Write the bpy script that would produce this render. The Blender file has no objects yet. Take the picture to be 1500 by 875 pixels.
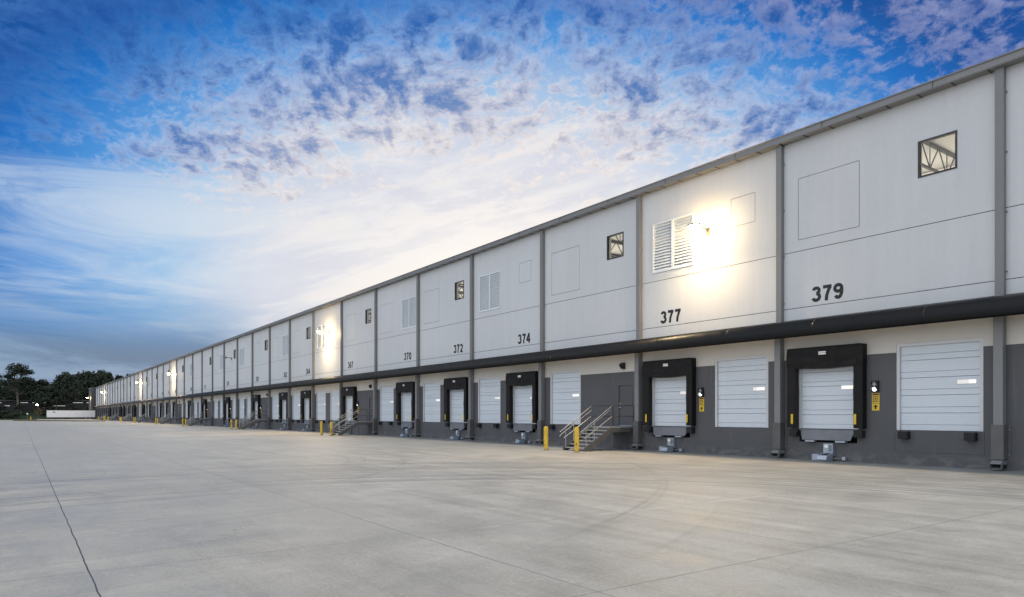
import bpy, bmesh, math, random
from mathutils import Vector, Matrix, noise as mnoise

R = math.radians
rng = random.Random(7)
sc = bpy.context.scene
COL = sc.collection

# ------------------------------------------------------------------ camera / frame of reference
BAY = 7.92                      # 26 ft wall panels
D = 25.5                        # camera to dock wall
EYE = 1.77
F = 1010.0                      # focal length in pixels of the 1500 px wide photograph
HOR = 608.0
TH = math.atan(719.6 / F)       # angle between the view axis and the wall
CAM = Vector((0, -D, EYE))
RIGHT = Vector((math.sin(TH), math.cos(TH), 0))
FWD = Vector((-math.cos(TH), math.sin(TH), 0))
NEAR, FAR_N = -2, 41


def X(n):
    """world x of a place on the wall, counted in bays from the near downspout (larger = farther away)"""
    return -((n + 3.4) * BAY - D * math.tan(TH))


def W(px, depth, h=0.0):
    p = CAM + RIGHT * ((px - 750) / F * depth) + FWD * depth
    return Vector((p.x, p.y, h))


# ------------------------------------------------------------------ materials
def nt_new(name):
    m = bpy.data.materials.new(name)
    m.use_nodes = True
    t = m.node_tree
    return m, t, t.nodes['Principled BSDF']


class NG:
    """small helper for writing node trees"""

    def __init__(s, tree):
        s.t = tree

    def n(s, typ, **kw):
        o = s.t.nodes.new(typ)
        for k, v in kw.items():
            setattr(o, k, v)
        return o

    def link(s, a, b):
        s.t.links.new(a, b)

    def put(s, sock, v):
        if isinstance(v, bpy.types.NodeSocket):
            s.link(v, sock)
        elif v is not None:
            sock.default_value = v

    def math(s, op, a, b=None, c=None, clamp=False):
        o = s.n('ShaderNodeMath', operation=op, use_clamp=clamp)
        s.put(o.inputs[0], a)
        s.put(o.inputs[1], b)
        s.put(o.inputs[2], c)
        return o.outputs[0]

    def vec(s, op, a, b=None):
        o = s.n('ShaderNodeVectorMath', operation=op)
        s.put(o.inputs[0], a)
        s.put(o.inputs[1], b)
        return o.outputs['Value'] if op in ('DOT_PRODUCT', 'LENGTH', 'DISTANCE') else o.outputs[0]

    def comb(s, x, y, z=0.0):
        o = s.n('ShaderNodeCombineXYZ')
        for i, v in enumerate((x, y, z)):
            s.put(o.inputs[i], v)
        return o.outputs[0]

    def sep(s, v):
        o = s.n('ShaderNodeSeparateXYZ')
        s.link(v, o.inputs[0])
        return o.outputs

    def noise(s, v, scale, detail=4, rough=.55, dist=0.0, color=False):
        o = s.n('ShaderNodeTexNoise')
        s.put(o.inputs['Vector'], v)
        o.inputs['Scale'].default_value = scale
        o.inputs['Detail'].default_value = detail
        o.inputs['Roughness'].default_value = rough
        o.inputs['Distortion'].default_value = dist
        return o.outputs['Color'] if color else o.outputs[0]

    def ramp(s, fac, stops, interp='LINEAR'):
        o = s.n('ShaderNodeValToRGB')
        o.color_ramp.interpolation = interp
        els = o.color_ramp.elements
        while len(els) < len(stops):
            els.new(.5)
        for e, (p, c) in zip(els, stops):
            e.position = p
            e.color = (c[0], c[1], c[2], 1) if not isinstance(c, (int, float)) else (c, c, c, 1)
        s.put(o.inputs[0], fac)
        return o.outputs[0]

    def smooth(s, v, a, b, lo=0.0, hi=1.0):
        o = s.n('ShaderNodeMapRange', interpolation_type='SMOOTHSTEP')
        s.put(o.inputs[0], v)
        for i, x in enumerate((a, b, lo, hi)):
            o.inputs[1 + i].default_value = x
        return o.outputs[0]

    def mix(s, fac, a, b, blend='MIX'):
        o = s.n('ShaderNodeMix', data_type='RGBA', blend_type=blend)
        s.put(o.inputs[0], fac)
        for i, v in ((6, a), (7, b)):
            if isinstance(v, (tuple, list)):
                v = (v[0], v[1], v[2], 1)
            s.put(o.inputs[i], v)
        return o.outputs[2]


def worn(name, col, rough=.6, var=.12, scale=.6, fine=9.0, metal=0.0, bump=.0, bscale=60, streak=0.0, spec=.5):
    """a painted or metal surface with soft dirt, fine mottling and (streak) rain runs"""
    m, t, b = nt_new(name)
    g = NG(t)
    pos = g.n('ShaderNodeNewGeometry').outputs['Position']
    a = g.noise(pos, scale, 5, .6)
    f = g.noise(pos, fine, 3, .6)
    k = g.math('ADD', g.math('MULTIPLY', a, .65), g.math('MULTIPLY', f, .35))
    if streak:
        st = g.noise(g.vec('MULTIPLY', pos, (2.2, 2.2, .12)), 1.0, 5, .65)
        k = g.math('ADD', g.math('MULTIPLY', k, 1 - streak), g.math('MULTIPLY', st, streak))
    dark = tuple(c * (1 - var) for c in col)
    light = tuple(min(1, c * (1 + var * .6)) for c in col)
    c = g.ramp(k, [(.28, dark), (.72, light)])
    g.link(c, b.inputs['Base Color'])
    r = g.smooth(f, .3, .7, max(0, rough - .08), min(1, rough + .08))
    g.link(r, b.inputs['Roughness'])
    b.inputs['Metallic'].default_value = metal
    b.inputs['Specular IOR Level'].default_value = spec
    if bump:
        bn = g.n('ShaderNodeBump')
        bn.inputs['Strength'].default_value = bump
        bn.inputs['Distance'].default_value = .01
        g.link(g.noise(pos, bscale, 3, .6), bn.inputs['Height'])
        g.link(bn.outputs[0], b.inputs['Normal'])
    return m


def emit(name, col, strength):
    m, t, b = nt_new(name)
    b.inputs['Base Color'].default_value = (.8, .8, .8, 1)
    b.inputs['Emission Color'].default_value = (*col, 1)
    b.inputs['Emission Strength'].default_value = strength
    return m


M = {}
M['wall'] = worn('white_wall_paint', (.60, .605, .61), .72, .11, .16, 5, bump=.12, bscale=35, streak=.32, spec=.3)
M['band'] = worn('cream_bounce_wall_paint', (.58, .55, .50), .75, .08, .3, 5, bump=.12, bscale=35, streak=.3, spec=.3)  # warm light bounced off the yard is painted into this band under the canopy
M['dark'] = worn('charcoal_wall_paint', (.088, .089, .094), .62, .16, .5, 6, bump=.15, bscale=35, streak=.3, spec=.4)
m = M['dark']
g = NG(m.node_tree)
pos = g.n('ShaderNodeNewGeometry').outputs['Position']
bs = m.node_tree.nodes['Principled BSDF']
src = bs.inputs['Base Color'].links[0].from_socket
sp = g.math('MULTIPLY', g.smooth(g.sep(pos)[2], .55, .0), g.smooth(g.noise(g.vec('MULTIPLY', pos, (1.5, 1.5, 3.0)), 1.3, 6, .7), .42, .66))
cl = g.mix(g.math('MULTIPLY', sp, .38), src, (.30, .27, .23))
run = g.smooth(g.noise(g.vec('MULTIPLY', pos, (3.2, 3.2, .16)), 1.0, 5, .7), .56, .70)
cl = g.mix(g.math('MULTIPLY', run, .22), cl, (.20, .20, .20))
g.link(cl, bs.inputs['Base Color'])
M['joint'] = worn('joint_sealant', (.13, .125, .12), .8, .1)
M['trim'] = worn('grey_trim_metal', (.20, .20, .20), .5, .14, .7, 5, metal=.0, streak=.3)
M['canopy'] = worn('black_canopy_metal', (.0035, .0035, .004), .38, .2, .3, 2, spec=.32)
M['soffit'] = worn('cream_soffit_metal', (.72, .66, .56), .6, .1)
M['door'] = worn('white_door_paint', (.62, .665, .71), .42, .06, .5, 6, streak=.25)
M['doorline'] = worn('door_seam', (.44, .48, .53), .6, .1)
M['jamb'] = worn('door_jamb_steel', (.58, .58, .58), .5, .1)
M['vision'] = emit('vision_panel_glow', (1.0, .93, .82), .6)
M['vision_dim'] = emit('vision_panel_dim', (1.0, .88, .7), .30)
M['plate'] = worn('white_label_plate', (.9, .88, .82), .3, .08, 3, 30)
M['fabric'] = worn('black_seal_fabric', (.007, .006, .006), .62, .5, 1.1, 14, bump=.6, bscale=7, spec=.3, streak=.3)
M['rubber'] = worn('black_rubber', (.012, .012, .012), .75, .3, 2, 20, bump=.2)
M['steel'] = worn('leveller_steel', (.17, .175, .19), .5, .25, 1.6, 10, metal=.2)
M['galv'] = worn('galvanised_metal', (.42, .47, .53), .42, .2, 3, 25, metal=.55)
M['pit'] = worn('pit_black', (.01, .01, .01), .9, .2)
M['yellow'] = worn('safety_yellow_paint', (.72, .47, .03), .42, .14, 2.5, 16, streak=.2)
m, t, b = nt_new('scuffed_yellow_paint')
g = NG(t)
pos = g.n('ShaderNodeNewGeometry').outputs['Position']
yz = g.sep(pos)[2]
yc = g.ramp(g.noise(pos, 6, 4, .6), [(.3, (.60, .38, .02)), (.7, (.76, .51, .05))])
sc1 = g.math('MULTIPLY', g.smooth(g.noise(g.vec('MULTIPLY', pos, (7, 7, 2.2)), 1.0, 5, .75), .52, .60), g.math('MULTIPLY', g.smooth(yz, .05, .35), g.smooth(yz, 1.05, .6)))
yc = g.mix(g.math('MULTIPLY', sc1, .8), yc, (.06, .05, .04))
yc = g.mix(g.math('MULTIPLY', g.smooth(yz, .16, .0), .7), yc, (.2, .17, .13))
g.link(yc, b.inputs['Base Color'])
b.inputs['Roughness'].default_value = .5
M['bollard'] = m
M['black'] = worn('black_paint', (.012, .012, .013), .5, .2, 3, 20)
M['stairgrey'] = worn('stair_grey_paint', (.105, .1, .098), .5, .22, 2, 12)
M['rail'] = worn('handrail_pipe', (.46, .45, .43), .33, .15, 2, 12, metal=.6)
M['tread'] = worn('tread_plate', (.42, .41, .39), .5, .2, 2, 12, metal=.3)
M['number'] = worn('number_paint', (.010, .010, .011), .6, .3, 2, 12)
M['louver'] = worn('white_louver_metal', (.70, .73, .75), .45, .06, 1.2, 9)
M['winframe'] = worn('bronze_window_frame', (.022, .018, .016), .4, .2)
M['inside'] = worn('interior_cream', (.72, .70, .66), .8, .06)
M['truss'] = worn('truss_primer_grey', (.085, .08, .075), .6, .12)
M['trailer'] = worn('trailer_white_panel', (.84, .81, .80), .4, .06, .4, 3, streak=.3)
M['tyre'] = worn('tyre_rubber', (.015, .015, .015), .8, .2)
M['bark'] = worn('eucalyptus_bark', (.13, .11, .09), .8, .3)
M['lamphot'] = emit('lamp_lens_glow', (1.0, .86, .55), 110)
M['lampoff'] = worn('lamp_lens_off', (.35, .37, .4), .25, .1)
M['signal'] = emit('signal_lens_glow', (.88, .95, 1.0), 3.2)
M['inlamp'] = emit('high_bay_glow', (1.0, .93, .78), 6)
M['shed'] = worn('shed_dark_cladding', (.018, .017, .016), .8, .2)
M['strip'] = emit('lit_eave_strip', (.9, .88, .82), .33)

m, t, b = nt_new('window_glass')
g = NG(t)
tr = g.n('ShaderNodeBsdfTransparent')
tr.inputs[0].default_value = (.93, .94, .93, 1)
gl = g.n('ShaderNodeBsdfGlossy')
gl.inputs['Roughness'].default_value = .02
fr = g.n('ShaderNodeLayerWeight')
fr.inputs[0].default_value = .5
fa = g.math('ADD', g.math('MULTIPLY', g.math('POWER', fr.outputs['Facing'], 5.0), .5), .03)
mx = g.n('ShaderNodeMixShader')
g.link(fa, mx.inputs[0]); g.link(tr.outputs[0], mx.inputs[1]); g.link(gl.outputs[0], mx.inputs[2])
g.link(mx.outputs[0], t.nodes['Material Output'].inputs[0])
M['glass'] = m


def leaf_mat(name, c0, c1):
    m, t, b = nt_new(name)
    g = NG(t)
    pos = g.n('ShaderNodeNewGeometry').outputs['Position']
    c = g.ramp(g.noise(pos, .35, 4, .7), [(.3, c0), (.7, c1)])
    g.link(c, b.inputs['Base Color'])
    b.inputs['Roughness'].default_value = .7
    b.inputs['Specular IOR Level'].default_value = .2
    return m


M['leaf1'] = leaf_mat('dark_gum_leaves', (.016, .024, .015), (.042, .055, .032))
M['leaf2'] = leaf_mat('olive_gum_leaves', (.022, .029, .017), (.052, .06, .034))
M['leafdry'] = leaf_mat('brown_dry_leaves', (.09, .06, .03), (.18, .12, .06))


# concrete of the truck yard
def concrete(name, tint=(1, 1, 1), joints=True):
    m, t, b = nt_new(name)
    g = NG(t)
    pos = g.n('ShaderNodeNewGeometry').outputs['Position']
    x, y, z = g.sep(pos)
    big = g.noise(pos, .09, 5, .6, .6)
    mid = g.noise(pos, .7, 6, .65)
    fine = g.noise(pos, 26, 4, .7)
    speck = g.noise(pos, 90, 2, .6)
    # sweep marks along the wall and tyre arcs where trucks swing round
    st = g.noise(g.comb(g.math('MULTIPLY', x, .05), g.math('MULTIPLY', y, 2.1), 0), 1.0, 7, .74, .2)
    rel = g.vec('SUBTRACT', pos, (-5.0, -21.4, 0))
    rx, ry, rz = g.sep(rel)
    rad = g.vec('LENGTH', g.comb(rx, ry, 0))
    ang = g.math('ARCTAN2', ry, rx)
    arc = g.noise(g.comb(g.math('MULTIPLY', rad, 3.6), g.math('MULTIPLY', ang, .55), 3.0), 1.0, 5, .72, .15)
    band = g.math('MULTIPLY', g.smooth(rad, 9.5, 13), g.smooth(rad, 24, 16))
    arcd = g.math('MULTIPLY', g.smooth(arc, .47, .62), band)
    rel2 = g.vec('SUBTRACT', pos, (-32.0, -30.0, 0))
    r2x, r2y, r2z = g.sep(rel2)
    rad2 = g.vec('LENGTH', g.comb(r2x, r2y, 0))
    arc2 = g.noise(g.comb(g.math('MULTIPLY', rad2, 1.9), g.math('MULTIPLY', g.math('ARCTAN2', r2y, r2x), .5), 9.0), 1.0, 5, .7, .2)
    arcd2 = g.math('MULTIPLY', g.smooth(arc2, .54, .72), g.math('MULTIPLY', g.smooth(rad2, 13, 17), g.smooth(rad2, 32, 24)))
    k = g.math('ADD', g.math('MULTIPLY', big, .24), g.math('MULTIPLY', mid, .30))
    k = g.math('ADD', k, g.math('MULTIPLY', fine, .20))
    k = g.math('ADD', k, g.math('MULTIPLY', st, .26))
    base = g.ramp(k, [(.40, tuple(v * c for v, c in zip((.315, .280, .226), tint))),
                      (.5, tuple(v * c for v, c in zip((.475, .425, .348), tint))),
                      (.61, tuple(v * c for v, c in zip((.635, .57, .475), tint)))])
    if joints:
        lane = g.math('MULTIPLY', g.smooth(y, -15.0, -23.5), g.smooth(g.math('ADD', g.math('MULTIPLY', big, .6), g.math('MULTIPLY', st, .4)), .36, .60))
        base = g.mix(g.math('MULTIPLY', lane, .44), base, (.20, .198, .188))
        base = g.mix(g.math('MULTIPLY', arcd, .62), base, (.17, .168, .162))
        base = g.mix(g.math('MULTIPLY', arcd2, .5), base, (.16, .157, .15))
        # dark specks and pale spatter
        base = g.mix(g.smooth(speck, .60, .72, 0, .55), base, (.12, .11, .10))
        base = g.mix(g.smooth(speck, .40, .28, 0, .4), base, (.70, .65, .57))
        # sawn joints: one wide sealed joint, the rest hairline
        wob = g.math('MULTIPLY', g.math('SUBTRACT', g.noise(pos, 1.7, 3, .6), .5), .035)
        dy = g.math('ABSOLUTE', g.math('ADD', g.math('SUBTRACT', y, -D + .63), wob))
        j1 = g.smooth(dy, .004, .010, 1, 0)
        def lattice(v, off, step, w):
            q = g.math('MODULO', g.math('ADD', g.math('SUBTRACT', v, off), 400 * step), step)
            q = g.math('ABSOLUTE', g.math('SUBTRACT', q, step / 2))
            return g.smooth(g.math('SUBTRACT', step / 2, q), w * .5, w * 1.3, 1, 0)
        jy = lattice(g.math('ADD', y, wob), -D + .63, 4.08, .009)
        jx = lattice(x, -5.13, 3.98, .009)
        base = g.mix(g.math('MULTIPLY', g.math('MAXIMUM', jy, jx), g.smooth(mid, .35, .6, .45, .9)), base, (.09, .085, .08))
        # oil drips, rust blooms and hairline cracks
        vo = g.n('ShaderNodeTexVoronoi')
        g.link(g.vec('ADD', pos, g.vec('SCALE', g.noise(pos, 3.0, 3, .6, color=True))), vo.inputs['Vector'])
        vo.inputs['Vector'].links[0].from_node.inputs[1].links[0].from_node.inputs['Scale'].default_value = .22
        vo.inputs['Scale'].default_value = .42
        drip = g.math('MULTIPLY', g.smooth(vo.outputs['Distance'], .075, .02), g.smooth(g.noise(pos, .23, 2, .5), .54, .64))
        base = g.mix(g.math('MULTIPLY', drip, .36), base, (.13, .12, .105))
        vc = g.n('ShaderNodeTexVoronoi', feature='DISTANCE_TO_EDGE')
        g.link(g.vec('ADD', pos, g.vec('SCALE', g.noise(pos, 1.3, 5, .7, color=True))), vc.inputs['Vector'])
        vc.inputs['Vector'].links[0].from_node.inputs[1].links[0].from_node.inputs['Scale'].default_value = .9
        vc.inputs['Scale'].default_value = .16
        crack = g.math('MULTIPLY', g.smooth(vc.outputs['Distance'], .0012, .0004), g.smooth(g.noise(pos, .11, 2, .5), .52, .58))
        base = g.mix(g.math('MULTIPLY', crack, .7), base, (.09, .085, .08))
        swirl = g.noise(g.vec('ADD', pos, g.vec('MULTIPLY', rel, (.0, .0, .0))), 4.5, 6, .72, 1.6)
        base = g.mix(g.smooth(swirl, .52, .68, 0, .30), base, (.24, .232, .215))
        base = g.mix(g.smooth(swirl, .46, .34, 0, .20), base, (.66, .62, .55))
        base = g.mix(g.math('MULTIPLY', j1, .85), base, (.025, .025, .027))
        # light on a slab edge, painted as a pale streak along one cross joint
        ps = g.math('MULTIPLY', g.smooth(g.math('ABSOLUTE', g.math('SUBTRACT', x, -9.11)), .03, .09, 1, 0),
                    g.smooth(g.noise(pos, .5, 4, .7), .44, .56))
        ps = g.math('MULTIPLY', ps, g.smooth(y, -22, -18.5))
        base = g.mix(g.math('MULTIPLY', ps, .55), base, (.62, .57, .5))
    g.link(base, b.inputs['Base Color'])
    g.link(g.smooth(mid, .35, .65, .48, .66), b.inputs['Roughness'])
    b.inputs['Specular IOR Level'].default_value = .42
    bn = g.n('ShaderNodeBump')
    bn.inputs['Strength'].default_value = .25
    bn.inputs['Distance'].default_value = .008
    g.link(g.math('ADD', fine, g.math('MULTIPLY', st, .8)), bn.inputs['Height'])
    g.link(bn.outputs[0], b.inputs['Normal'])
    return m


M['concrete'] = concrete('broom_finished_concrete')
M['apron'] = concrete('shade_tinted_concrete', (.44, .51, .61), joints=False)  # separate pour, with the canopy's shade along the wall painted into the tint


def grass_mat(name, c0, c1, scale=.08):
    m, t, b = nt_new(name)
    g = NG(t)
    pos = g.n('ShaderNodeNewGeometry').outputs['Position']
    k = g.math('ADD', g.math('MULTIPLY', g.noise(pos, scale, 5, .6), .6), g.math('MULTIPLY', g.noise(pos, 2.0, 5, .7), .4))
    g.link(g.ramp(k, [(.32, c0), (.68, c1)]), b.inputs['Base Color'])
    b.inputs['Roughness'].default_value = .9
    b.inputs['Specular IOR Level'].default_value = .1
    return m


M['bank'] = grass_mat('bank_grass', (.012, .02, .011), (.03, .042, .022))
M['drygrass'] = grass_mat('dry_verge_grass', (.11, .085, .03), (.28, .21, .07), .3)
M['soil'] = grass_mat('island_soil', (.03, .026, .02), (.09, .07, .04), .6)


# ------------------------------------------------------------------ mesh builder
class MB:
    def __init__(s):
        s.v, s.f, s.mi, s.mats = [], [], [], []

    def slot(s, m):
        if m not in s.mats:
            s.mats.append(m)
        return s.mats.index(m)

    def face(s, pts, m):
        i = len(s.v)
        s.v += [tuple(p) for p in pts]
        s.f.append(tuple(range(i, i + len(pts))))
        s.mi.append(s.slot(m))

    def box(s, x0, x1, y0, y1, z0, z1, m):
        i = len(s.v)
        s.v += [(x, y, z) for z in (z0, z1) for y in (y0, y1) for x in (x0, x1)]
        for q in ((0, 2, 3, 1), (4, 5, 7, 6), (0, 1, 5, 4), (2, 6, 7, 3), (0, 4, 6, 2), (1, 3, 7, 5)):
            s.f.append(tuple(i + k for k in q))
            s.mi.append(s.slot(m))
        return s

    def beam(s, p, q, w, h, m, up=(0, 0, 1)):
        """box bar from p to q, w across, h along up"""
        p, q = Vector(p), Vector(q)
        d = (q - p).normalized()
        a = d.cross(Vector(up))
        a = a.normalized() if a.length > 1e-5 else Vector((1, 0, 0))
        u = a.cross(d)
        i = len(s.v)
        for e in (p, q):
            for sa, su in ((-1, -1), (1, -1), (1, 1), (-1, 1)):
                s.v.append(tuple(e + a * (sa * w / 2) + u * (su * h / 2)))
        for qd in ((3, 2, 1, 0), (4, 5, 6, 7), (0, 1, 5, 4), (1, 2, 6, 5), (2, 3, 7, 6), (3, 0, 4, 7)):
            s.f.append(tuple(i + k for k in qd))
            s.mi.append(s.slot(m))
        return s

    def tube(s, p, q, r0, m, r1=None, seg=10, cap=True):
        r1 = r0 if r1 is None else r1
        p, q = Vector(p), Vector(q)
        d = (q - p).normalized()
        a = d.orthogonal().normalized()
        b_ = d.cross(a)
        i = len(s.v)
        for e, r in ((p, r0), (q, r1)):
            for k in range(seg):
                t_ = 2 * math.pi * k / seg
                s.v.append(tuple(e + a * (r * math.cos(t_)) + b_ * (r * math.sin(t_))))
        sl = s.slot(m)
        for k in range(seg):
            s.f.append((i + k, i + (k + 1) % seg, i + seg + (k + 1) % seg, i + seg + k)); s.mi.append(sl)
        if cap:
            s.f.append(tuple(i + k for k in reversed(range(seg)))); s.mi.append(sl)
            s.f.append(tuple(i + seg + k for k in range(seg))); s.mi.append(sl)
        return s

    def path(s, pts, r, m, seg=8):
        for a, b_ in zip(pts, pts[1:]):
            s.tube(a, b_, r, m, seg=seg)
        for p in pts[1:-1]:
            s.ball(p, r, m, 6, 8)
        return s

    def ball(s, c, r, m, rings=8, seg=12, z0=-1.0, sx=1, sy=1, sz=1):
        i = len(s.v)
        n = 0
        for a in range(rings + 1):
            ph = math.asin(z0) + (math.pi / 2 - math.asin(z0)) * a / rings
            for k in range(seg):
                t_ = 2 * math.pi * k / seg
                s.v.append((c[0] + sx * r * math.cos(ph) * math.cos(t_), c[1] + sy * r * math.cos(ph) * math.sin(t_), c[2] + sz * r * math.sin(ph)))
        sl = s.slot(m)
        for a in range(rings):
            for k in range(seg):
                s.f.append((i + a * seg + k, i + a * seg + (k + 1) % seg, i + (a + 1) * seg + (k + 1) % seg, i + (a + 1) * seg + k)); s.mi.append(sl)
        return s

    def extrude_x(s, prof, x0, x1, m, mats=None, caps=True):
        """closed (y, z) outline run along x"""
        i = len(s.v)
        n = len(prof)
        for x in (x0, x1):
            s.v += [(x, y, z) for y, z in prof]
        for k in range(n):
            s.f.append((i + k, i + (k + 1) % n, i + n + (k + 1) % n, i + n + k))
            s.mi.append(s.slot(mats[k] if mats else m))
        if caps:
            s.f.append(tuple(i + k for k in reversed(range(n)))); s.mi.append(s.slot(m))
            s.f.append(tuple(i + n + k for k in range(n))); s.mi.append(s.slot(m))
        return s

    def mesh(s, name, smooth=False, fix=True):
        me = bpy.data.meshes.new(name)
        me.from_pydata(s.v, [], s.f)
        for m in s.mats:
            me.materials.append(m)
        me.polygons.foreach_set('material_index', s.mi)
        if fix:
            bm = bmesh.new()
            bm.from_mesh(me)
            bmesh.ops.remove_doubles(bm, verts=bm.verts, dist=1e-5)
            bmesh.ops.recalc_face_normals(bm, faces=bm.faces)
            bm.to_mesh(me)
            bm.free()
        if smooth:
            me.polygons.foreach_set('use_smooth', [True] * len(me.polygons))
        me.update()
        return me


def link(name, data, parent=None, loc=(0, 0, 0), rz=0.0, bevel=0.0, smooth_angle=None):
    o = bpy.data.objects.new(name, data)
    COL.objects.link(o)
    o.location = loc
    o.rotation_euler = (0, 0, rz)
    o.parent = parent
    if bevel:
        md = o.modifiers.new('edge', 'BEVEL')
        md.width = bevel
        md.segments = 2
        md.limit_method = 'ANGLE'
    return o


def tag(o, label=None, cat=None, group=None, kind=None):
    for k, v in (('label', label), ('category', cat), ('group', group), ('kind', kind)):
        if v:
            o[k] = v
    return o


def copy_tree(o, parent=None, loc=None):
    c = o.copy()
    COL.objects.link(c)
    c.parent = parent
    if loc is not None:
        c.location = loc
    for ch in list(o.children):
        copy_tree(ch, c)
    return c


def struct(name, me):
    o = link(name, me)
    o['kind'] = 'structure'
    return o


# ------------------------------------------------------------------ dock plan: which opening stands where
# per bay: what stands in the far half (L, left in view) and the near half (R)
PLAN = {-2: 'DD', -1: 'DD', 0: 'SD', 1: 'SD', 2: 'DP', 3: 'DS', 4: 'DS', 5: 'DS', 6: 'SP', 7: 'DD', 8: 'DS', 9: 'DS', 10: 'SP',
        11: 'DD', 12: 'SD', 13: 'DD', 14: 'SP', 15: 'DD', 16: 'DS', 17: 'QD', 18: 'DS', 19: 'DS', 20: 'DS', 21: 'QD',
        22: 'DS', 23: 'SD', 24: 'DD', 25: 'SP', 26: 'DS', 27: 'DS', 28: 'SD', 29: 'SP', 30: 'DS', 31: 'DS', 32: 'DS', 33: 'SP'}
for n in range(34, 41):
    PLAN[n] = 'DS'
UP = {0: 'W', 1: 'L', 2: 'W', 3: 'L', 4: 'W', 5: 'M', 6: 'W', 7: 'L', 8: 'W', 9: 'M', 10: 'W', 11: 'L', 12: 'W', 13: 'M', 14: 'W',
      15: '', 16: 'M', 17: 'W', 18: 'L', 19: 'W', 20: 'M', 21: 'W', 22: 'L', 23: 'W', 24: 'L', 25: 'W', 26: '', 27: 'W', 28: 'L',
      29: 'W', 30: '', 31: 'W', 32: 'L', 33: 'W', 34: '', 35: 'W', 36: 'L', 37: 'W', 38: '', 39: 'W', 40: ''}
UP[-1] = 'M'; UP[-2] = 'W'
FL, FR = .75, .25               # centres of the two dock positions in a bay
WIN_F, WIN_W, WIN_Z = .236, 1.24, (10.02, 11.30)
LOU_W, LOU_Z = 2.55, (8.75, 11.2)
LOU_F = {'L': .735, 'M': .215}
BIG_F, BIG_W, BIG_Z = .748, 2.5, (8.8, 11.28)
SML_F, SML_W, SML_Z = .235, 1.24, (10.02, 11.28)
DOOR_W, DOOR_Z = 2.74, (1.22, 4.30)
SDOOR_W, SDOOR_Z = 2.44, (1.22, 4.0)
PDOOR_W, PDOOR_Z = 1.07, (1.20, 3.38)
def win_f(n):
    return .252 if n == 0 else .23


PF = .137                        # personnel door place in its half bay


def pf_of(c):
    return PF if c == 'P' else .5 + PF


root = bpy.data.objects.new('warehouse', None)
COL.objects.link(root)
root.location = (0, 0, 0)
tag(root, 'very long white warehouse with charcoal dock wall, black canopy and numbered loading doors', 'warehouse')

# ------------------------------------------------------------------ the dock wall, with its openings and reveals
TOP = 12.85
wall = MB()


def bay_wall(n):
    xa, xb = X(n + 1), X(n)
    holes = []                  # x0, x1, z0, z1, depth, back material or None

    def hole(f, w, z0, z1, depth, back=None):
        c = X(n + f)
        holes.append((c - w / 2, c + w / 2, z0, z1, depth, back))

    def outline(f, w, z0, z1, g_=.022):
        c = X(n + f)
        a, b_ = c - w / 2, c + w / 2
        for h in ((a, b_, z0, z0 + g_), (a, b_, z1 - g_, z1), (a, a + g_, z0, z1), (b_ - g_, b_, z0, z1)):
            holes.append((*h, .014, M['joint']))

    for c, f in zip(PLAN[n], (FL, FR)):
        if c == 'D':
            hole(f, DOOR_W, *DOOR_Z, .3)
            if n < 12 and n not in (1, 4):
                cx = X(n + f)
                g_ = .02
                for h in ((cx - 1.42, cx + 1.42, .45, .45 + g_), (cx - 1.42, cx - 1.42 + g_, .45, 1.2), (cx + 1.42 - g_, cx + 1.42, .45, 1.2)):
                    holes.append((*h, .012, M['dark']))
        elif c == 'S':
            hole(f, SDOOR_W, *SDOOR_Z, .3)
            hole(f, 2.36, .70, 1.20, .35, M['pit'])
        else:
            hole(pf_of(c), PDOOR_W, *PDOOR_Z, .3)
    u = UP.get(n, '')
    if u == 'W':
        hole(win_f(n), WIN_W, *WIN_Z, .3)
        if n < 14:
            outline(BIG_F, BIG_W, *BIG_Z)
    elif u in ('L', 'M'):
        hole(LOU_F[u], LOU_W, *LOU_Z, .3)
        if n < 14:
            if u == 'L':
                outline(SML_F, SML_W, *SML_Z)
            else:
                outline(BIG_F, 2.5, *BIG_Z)
    if n < 22:
        for z in (6.06, 8.34):
            holes.append((xa, xb, z, z + .028, .016, M['joint']))
    xs = sorted({xa, xb, *[h[i] for h in holes for i in (0, 1) if xa < h[i] < xb]})
    zs = sorted({0.0, 4.0, 5.1, TOP, *[h[i] for h in holes for i in (2, 3)]})
    nx, nz = len(xs) - 1, len(zs) - 1
    cell = {}
    for i in range(nx):
        for j in range(nz):
            cx, cz = (xs[i] + xs[i + 1]) / 2, (zs[j] + zs[j + 1]) / 2
            dep, back = 0.0, M['dark'] if cz < 4.0 else (M['band'] if cz < 5.1 else M['wall'])
            base = back
            for h in holes:
                if h[0] < cx < h[1] and h[2] < cz < h[3] and h[4] > dep:
                    dep, back = h[4], h[5]
            cell[i, j] = (dep, back, base)
    for (i, j), (dep, back, base) in cell.items():
        if back is not None:
            wall.face([(xs[i], dep, zs[j]), (xs[i + 1], dep, zs[j]), (xs[i + 1], dep, zs[j + 1]), (xs[i], dep, zs[j + 1])], back)
        if i + 1 < nx:
            d2 = cell[i + 1, j][0]
            if d2 != dep:
                x = xs[i + 1]
                a, b_ = (dep, d2)
                wall.face([(x, a, zs[j]), (x, b_, zs[j]), (x, b_, zs[j + 1]), (x, a, zs[j + 1])], base if dep < d2 else cell[i + 1, j][2])
        if j + 1 < nz:
            d2 = cell[i, j + 1][0]
            if d2 != dep:
                z = zs[j + 1]
                wall.face([(xs[i], dep, z), (xs[i + 1], dep, z), (xs[i + 1], d2, z), (xs[i], d2, z)], base if dep < d2 else cell[i, j + 1][2])


for n in range(NEAR, FAR_N):
    bay_wall(n)
link('wall', wall.mesh('dock_wall', fix=False), root)

XN, XF = X(NEAR), X(FAR_N)
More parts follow.
